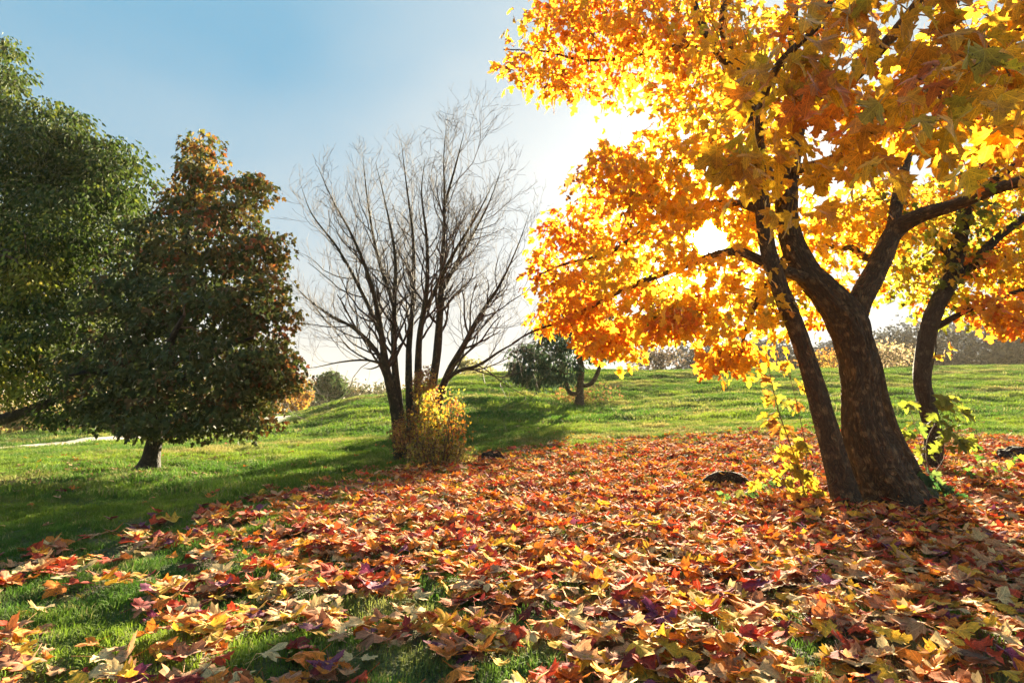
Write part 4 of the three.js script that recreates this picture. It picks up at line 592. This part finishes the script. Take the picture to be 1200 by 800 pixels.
// ---------------------------------------------------------------- fallen leaves
const TAN = [0.68, 0.37, 0.18], PINK = [0.60, 0.24, 0.12], CREAM = [0.82, 0.60, 0.28], ORAN = [0.80, 0.25, 0.03], REDL = [0.62, 0.075, 0.025], DRED = [0.28, 0.035, 0.03], YELL = [0.85, 0.50, 0.05], PURP = [0.26, 0.06, 0.13], RUST = [0.54, 0.17, 0.05];
const kindSet = (w) => [['tan', TAN], ['pinkish brown', PINK], ['cream', CREAM], ['orange', ORAN], ['red', REDL], ['dark red', DRED], ['yellow', YELL], ['purple', PURP], ['rust', RUST], ['dark brown', [0.2, 0.1, 0.06]]].map((e, k) => [w[k], e]);
const leafKinds = kindSet([2.6, 1.8, 2.0, 3.8, 2.3, 1.1, 4.2, 0.8, 1.3, 0.4]), leafKindsFar = kindSet([1.6, 1.3, 1.0, 5.4, 3.8, 0.9, 2.6, 0.3, 1.8, 0.3]);
{
  const r = rng(701), near = [], far = [];
  const put = (x, z, big) => {
    const l = litter(x, z); if (r() > l) return; const y = H(x, z), N = HN(x, z), a = r() * 6.283, tilt = 0.22;
    const nor = N.clone().add(V((r() - 0.5) * tilt * 2, 0, (r() - 0.5) * tilt * 2)).normalize(); if (r() < 0.25) nor.negate();
    const tip = V(Math.cos(a), 0, Math.sin(a)), s = (0.078 + 0.088 * r()) * (r() < 0.15 ? 1.15 : 1), up = 0.022 + 0.055 * r() * (0.4 + l), D = -z;
    const kind = pick(r() < sstep(D, 3.5, 8) ? leafKindsFar : leafKinds, r), col = kind[1];
    const f = 0.75 + 0.5 * r(), p = V(x, y + up, z), pr = project(p); p.y += s * 0.02;
    const e = { p, m: leafMatrix(p.clone().addScaledVector(tip, -s * 0.35), tip, nor, s), c: RGB(col.map((v) => v * f)), kind: kind[0], base: col, f, s, pr, l, up };
    (D < 8.5 ? near : far).push(e);
  };
  const scatter = (d0, d1, per) => { const area = (D) => 0.98 * 2 * D + 1.6; for (let D = d0; D < d1; D += 0.25) { const w = area(D), n = Math.round(w * 0.25 * per); for (let k = 0; k < n; k++) put((r() - 0.5) * w, -(D + r() * 0.25)); } };
  scatter(1.6, 8.5, 185); scatter(8.5, 17, 150);
  // strays on the grass
  const strays = []; for (let k = 0; k < 900; k++) { const D = 5 + 20 * r() ** 0.8, x = (r() - 0.5) * 1.7 * D, p = V(x, H(x, -D) + 0.04, -D), a = r() * 6.28, s = 0.08 + 0.06 * r(), c = pick(leafKinds, r)[1]; strays.push({ m: leafMatrix(p, V(Math.cos(a), 0, Math.sin(a)), HN(x, -D).add(V((r() - 0.5) * 0.5, 0, (r() - 0.5) * 0.5)), s), c: RGB(c) }); }
  for (let k = 0; k < 700; k++) { const D = 9 + 5 * r(), x = -9.8 + 4.6 * r() + (r() - 0.5); if (n2(x * 0.7, D * 0.7) < -0.1) continue; const p = V(x, H(x, -D) + 0.045, -D), a = r() * 6.28, f = 0.6 + 0.6 * r(); strays.push({ m: leafMatrix(p, V(Math.cos(a), 0, Math.sin(a)), HN(x, -D).add(V((r() - 0.5) * 0.6, 0, (r() - 0.5) * 0.6)), 0.06 + 0.05 * r()), c: RGB(pick([[2, [0.36, 0.2, 0.09]], [1, [0.28, 0.12, 0.06]], [1, [0.42, 0.3, 0.14]]], r).map((v) => v * f)) }); }
  for (const [px, py, sx, up] of [[577, 540, 0.24, 0.2], [1192, 537, 0.34, 0.24], [848, 570, 0.3, 0.22]]) { const c = ground(px, py); for (let k = 0; k < 16; k++) { const x = c.x + (r() - 0.5) * sx * 2.4, z = c.z + (r() - 0.3) * 0.35, h = Math.max(0.05, up * (1 - ((x - c.x) / sx) ** 2 * 0.8) + (r() - 0.7) * 0.06), a = r() * 6.28; strays.push({ m: leafMatrix(V(x, H(x, z) + h, z), V(Math.cos(a), 0, Math.sin(a)), V((x - c.x) * 2, 1, 0.4 + r() * 0.4), 0.08 + 0.05 * r()), c: RGB(pick(leafKindsFar, r)[1]) }); } }
  const inView = near.filter((e) => e.pr[0] > 4 && e.pr[0] < 1196 && e.pr[1] < 796).sort((a, b) => (b.s / b.pr[2]) * (1 + 4 * b.up) - (a.s / a.pr[2]) * (1 + 4 * a.up)).slice(0, 300), set = new Set(inView), mats = {};
  inView.forEach((e, k) => {
    const key = e.kind + Math.round(e.f * 6); if (!mats[key]) { mats[key] = dryLeafMat.clone(); mats[key].color.copy(RGB(e.base.map((v) => v * Math.round(e.f * 6) / 6))); }
    const m = shade(new THREE.Mesh(dryLeaves[k % 14], mats[key])); m.name = numbered('fallen_leaf'); e.m.decompose(m.position, m.quaternion, m.scale); scene.add(m);
    const look = k % 14 > 9 ? 'curled' : (k % 14) % 4 === 3 ? 'torn' : 'flat', where = e.l > 0.75 ? 'in the thick leaf litter' : 'on the grass in the foreground';
    tag(m, `${look} ${e.kind} maple leaf lying ${where}`, 'leaf', `${look} ${e.kind} leaves ${where}`);
  });
  const rest = near.filter((e) => !set.has(e)); rest.forEach((e) => { e.geo = e.pr[2] < 5.8 ? dryLeaves[Math.floor(r() * 14)] : lowDryLeaves[Math.floor(r() * 3)]; });
  mass(scene, 'leaf_litter', dryLeaves, dryLeafMat, rest, 'stuff', { label: 'carpet of fallen red, orange and tan maple leaves', category: 'leaf litter' });
  mass(scene, 'far_leaf_litter', lowDryLeaves, dryLeafMat, [...far, ...strays], 'stuff', { label: 'orange and red leaf litter farther off around the trees', category: 'leaf litter' });
  console.log('litter', near.length, far.length, Object.keys(mats).length);
}

// ---------------------------------------------------------------- grass
{
  const r = rng(801);
  const tuft = (seed, n, h, w, spread) => { const q = rng(seed), g = new Geo(); for (let k = 0; k < n; k++) { const a = q() * 6.28, R = spread * Math.sqrt(q()), x = Math.cos(a) * R, z = Math.sin(a) * R, l = h * (0.5 + 0.8 * q()), b = q() * 6.28, lean = l * (0.25 + 0.75 * q()), dx = Math.cos(b), dz = Math.sin(b), ww = w * (0.7 + 0.6 * q()), o = g.p.length / 3; g.p.push(x - dz * ww, -0.01, z + dx * ww, x + dz * ww, -0.01, z - dx * ww, x + dx * lean * 0.35 - dz * ww * 0.8, l * 0.6, z + dz * lean * 0.35 + dx * ww * 0.8, x + dx * lean * 0.35 + dz * ww * 0.8, l * 0.6, z + dz * lean * 0.35 - dx * ww * 0.8, x + dx * lean, l * 0.85, z + dz * lean); for (let i = 0; i < 5; i++) g.u.push(0, i / 4); g.i.push(o, o + 1, o + 2, o + 1, o + 3, o + 2, o + 2, o + 3, o + 4); } return g.build(); };
  const nearT = [tuft(1, 24, 0.042, 0.0018, 0.06), tuft(2, 24, 0.052, 0.0018, 0.065), tuft(3, 24, 0.035, 0.002, 0.06)], farT = [tuft(4, 20, 0.085, 0.004, 0.13), tuft(5, 20, 0.07, 0.0045, 0.14)], wideT = [tuft(6, 22, 0.11, 0.010, 0.3)];
  const field = (name, geos, d0, d1, per, step, scale) => { const list = []; for (let D = d0; D < d1; D += step) { const w = 1.78 * (D + step) + 1.2, n = Math.round(w * step * per); for (let k = 0; k < n; k++) { const x = (r() - 0.5) * w, z = -(D + r() * step), l = litter(x, z); if (r() < l * 0.82 || r() < sstep(n2(x * 0.45 + 11, z * 0.6) * 0.7 + n2(x * 2.1, z * 2.1 + 5) * 0.45, 0.42, 0.8) * 0.8) continue; if (x < -5 && D > 14 && pathLine.some((q) => Math.hypot(q.x - x, q.z - z) < 1.45)) continue; const y = H(x, z), c = grassTone(x, z), f = 0.7 + 0.6 * r(), s = scale * (0.65 + 0.7 * r()) * (1 + 0.3 * n2(x * 1.1, z * 1.1)), a = r() * 6.283, dry = r() < 0.07; const N = HN(x, z, 0.1); list.push({ m: leafMatrix(V(x, y, z), N, V(Math.cos(a), 0, Math.sin(a)), s), c: RGB((dry ? mixc(c, [0.34, 0.28, 0.12], 0.6) : c).map((v) => v * f)) }); } } copies(scene, name, geos, grassMat, list, 'stuff', { label: name === 'grass' ? 'short green grass showing between the fallen leaves' : name === 'meadow_grass' ? 'sunlit meadow grass around the trees' : 'grass of the rising hillside', category: 'grass' }); console.log(name, list.length); };
  field('grass', nearT, 1.6, 8, 420, 0.5, 1);
  field('meadow_grass', farT, 8, 20, 130, 1, 1);
  field('hill_grass', wideT, 20, 52, 30, 2, 1);
}
console.log('merged triangles', tris);
renderer.render(scene, camera);
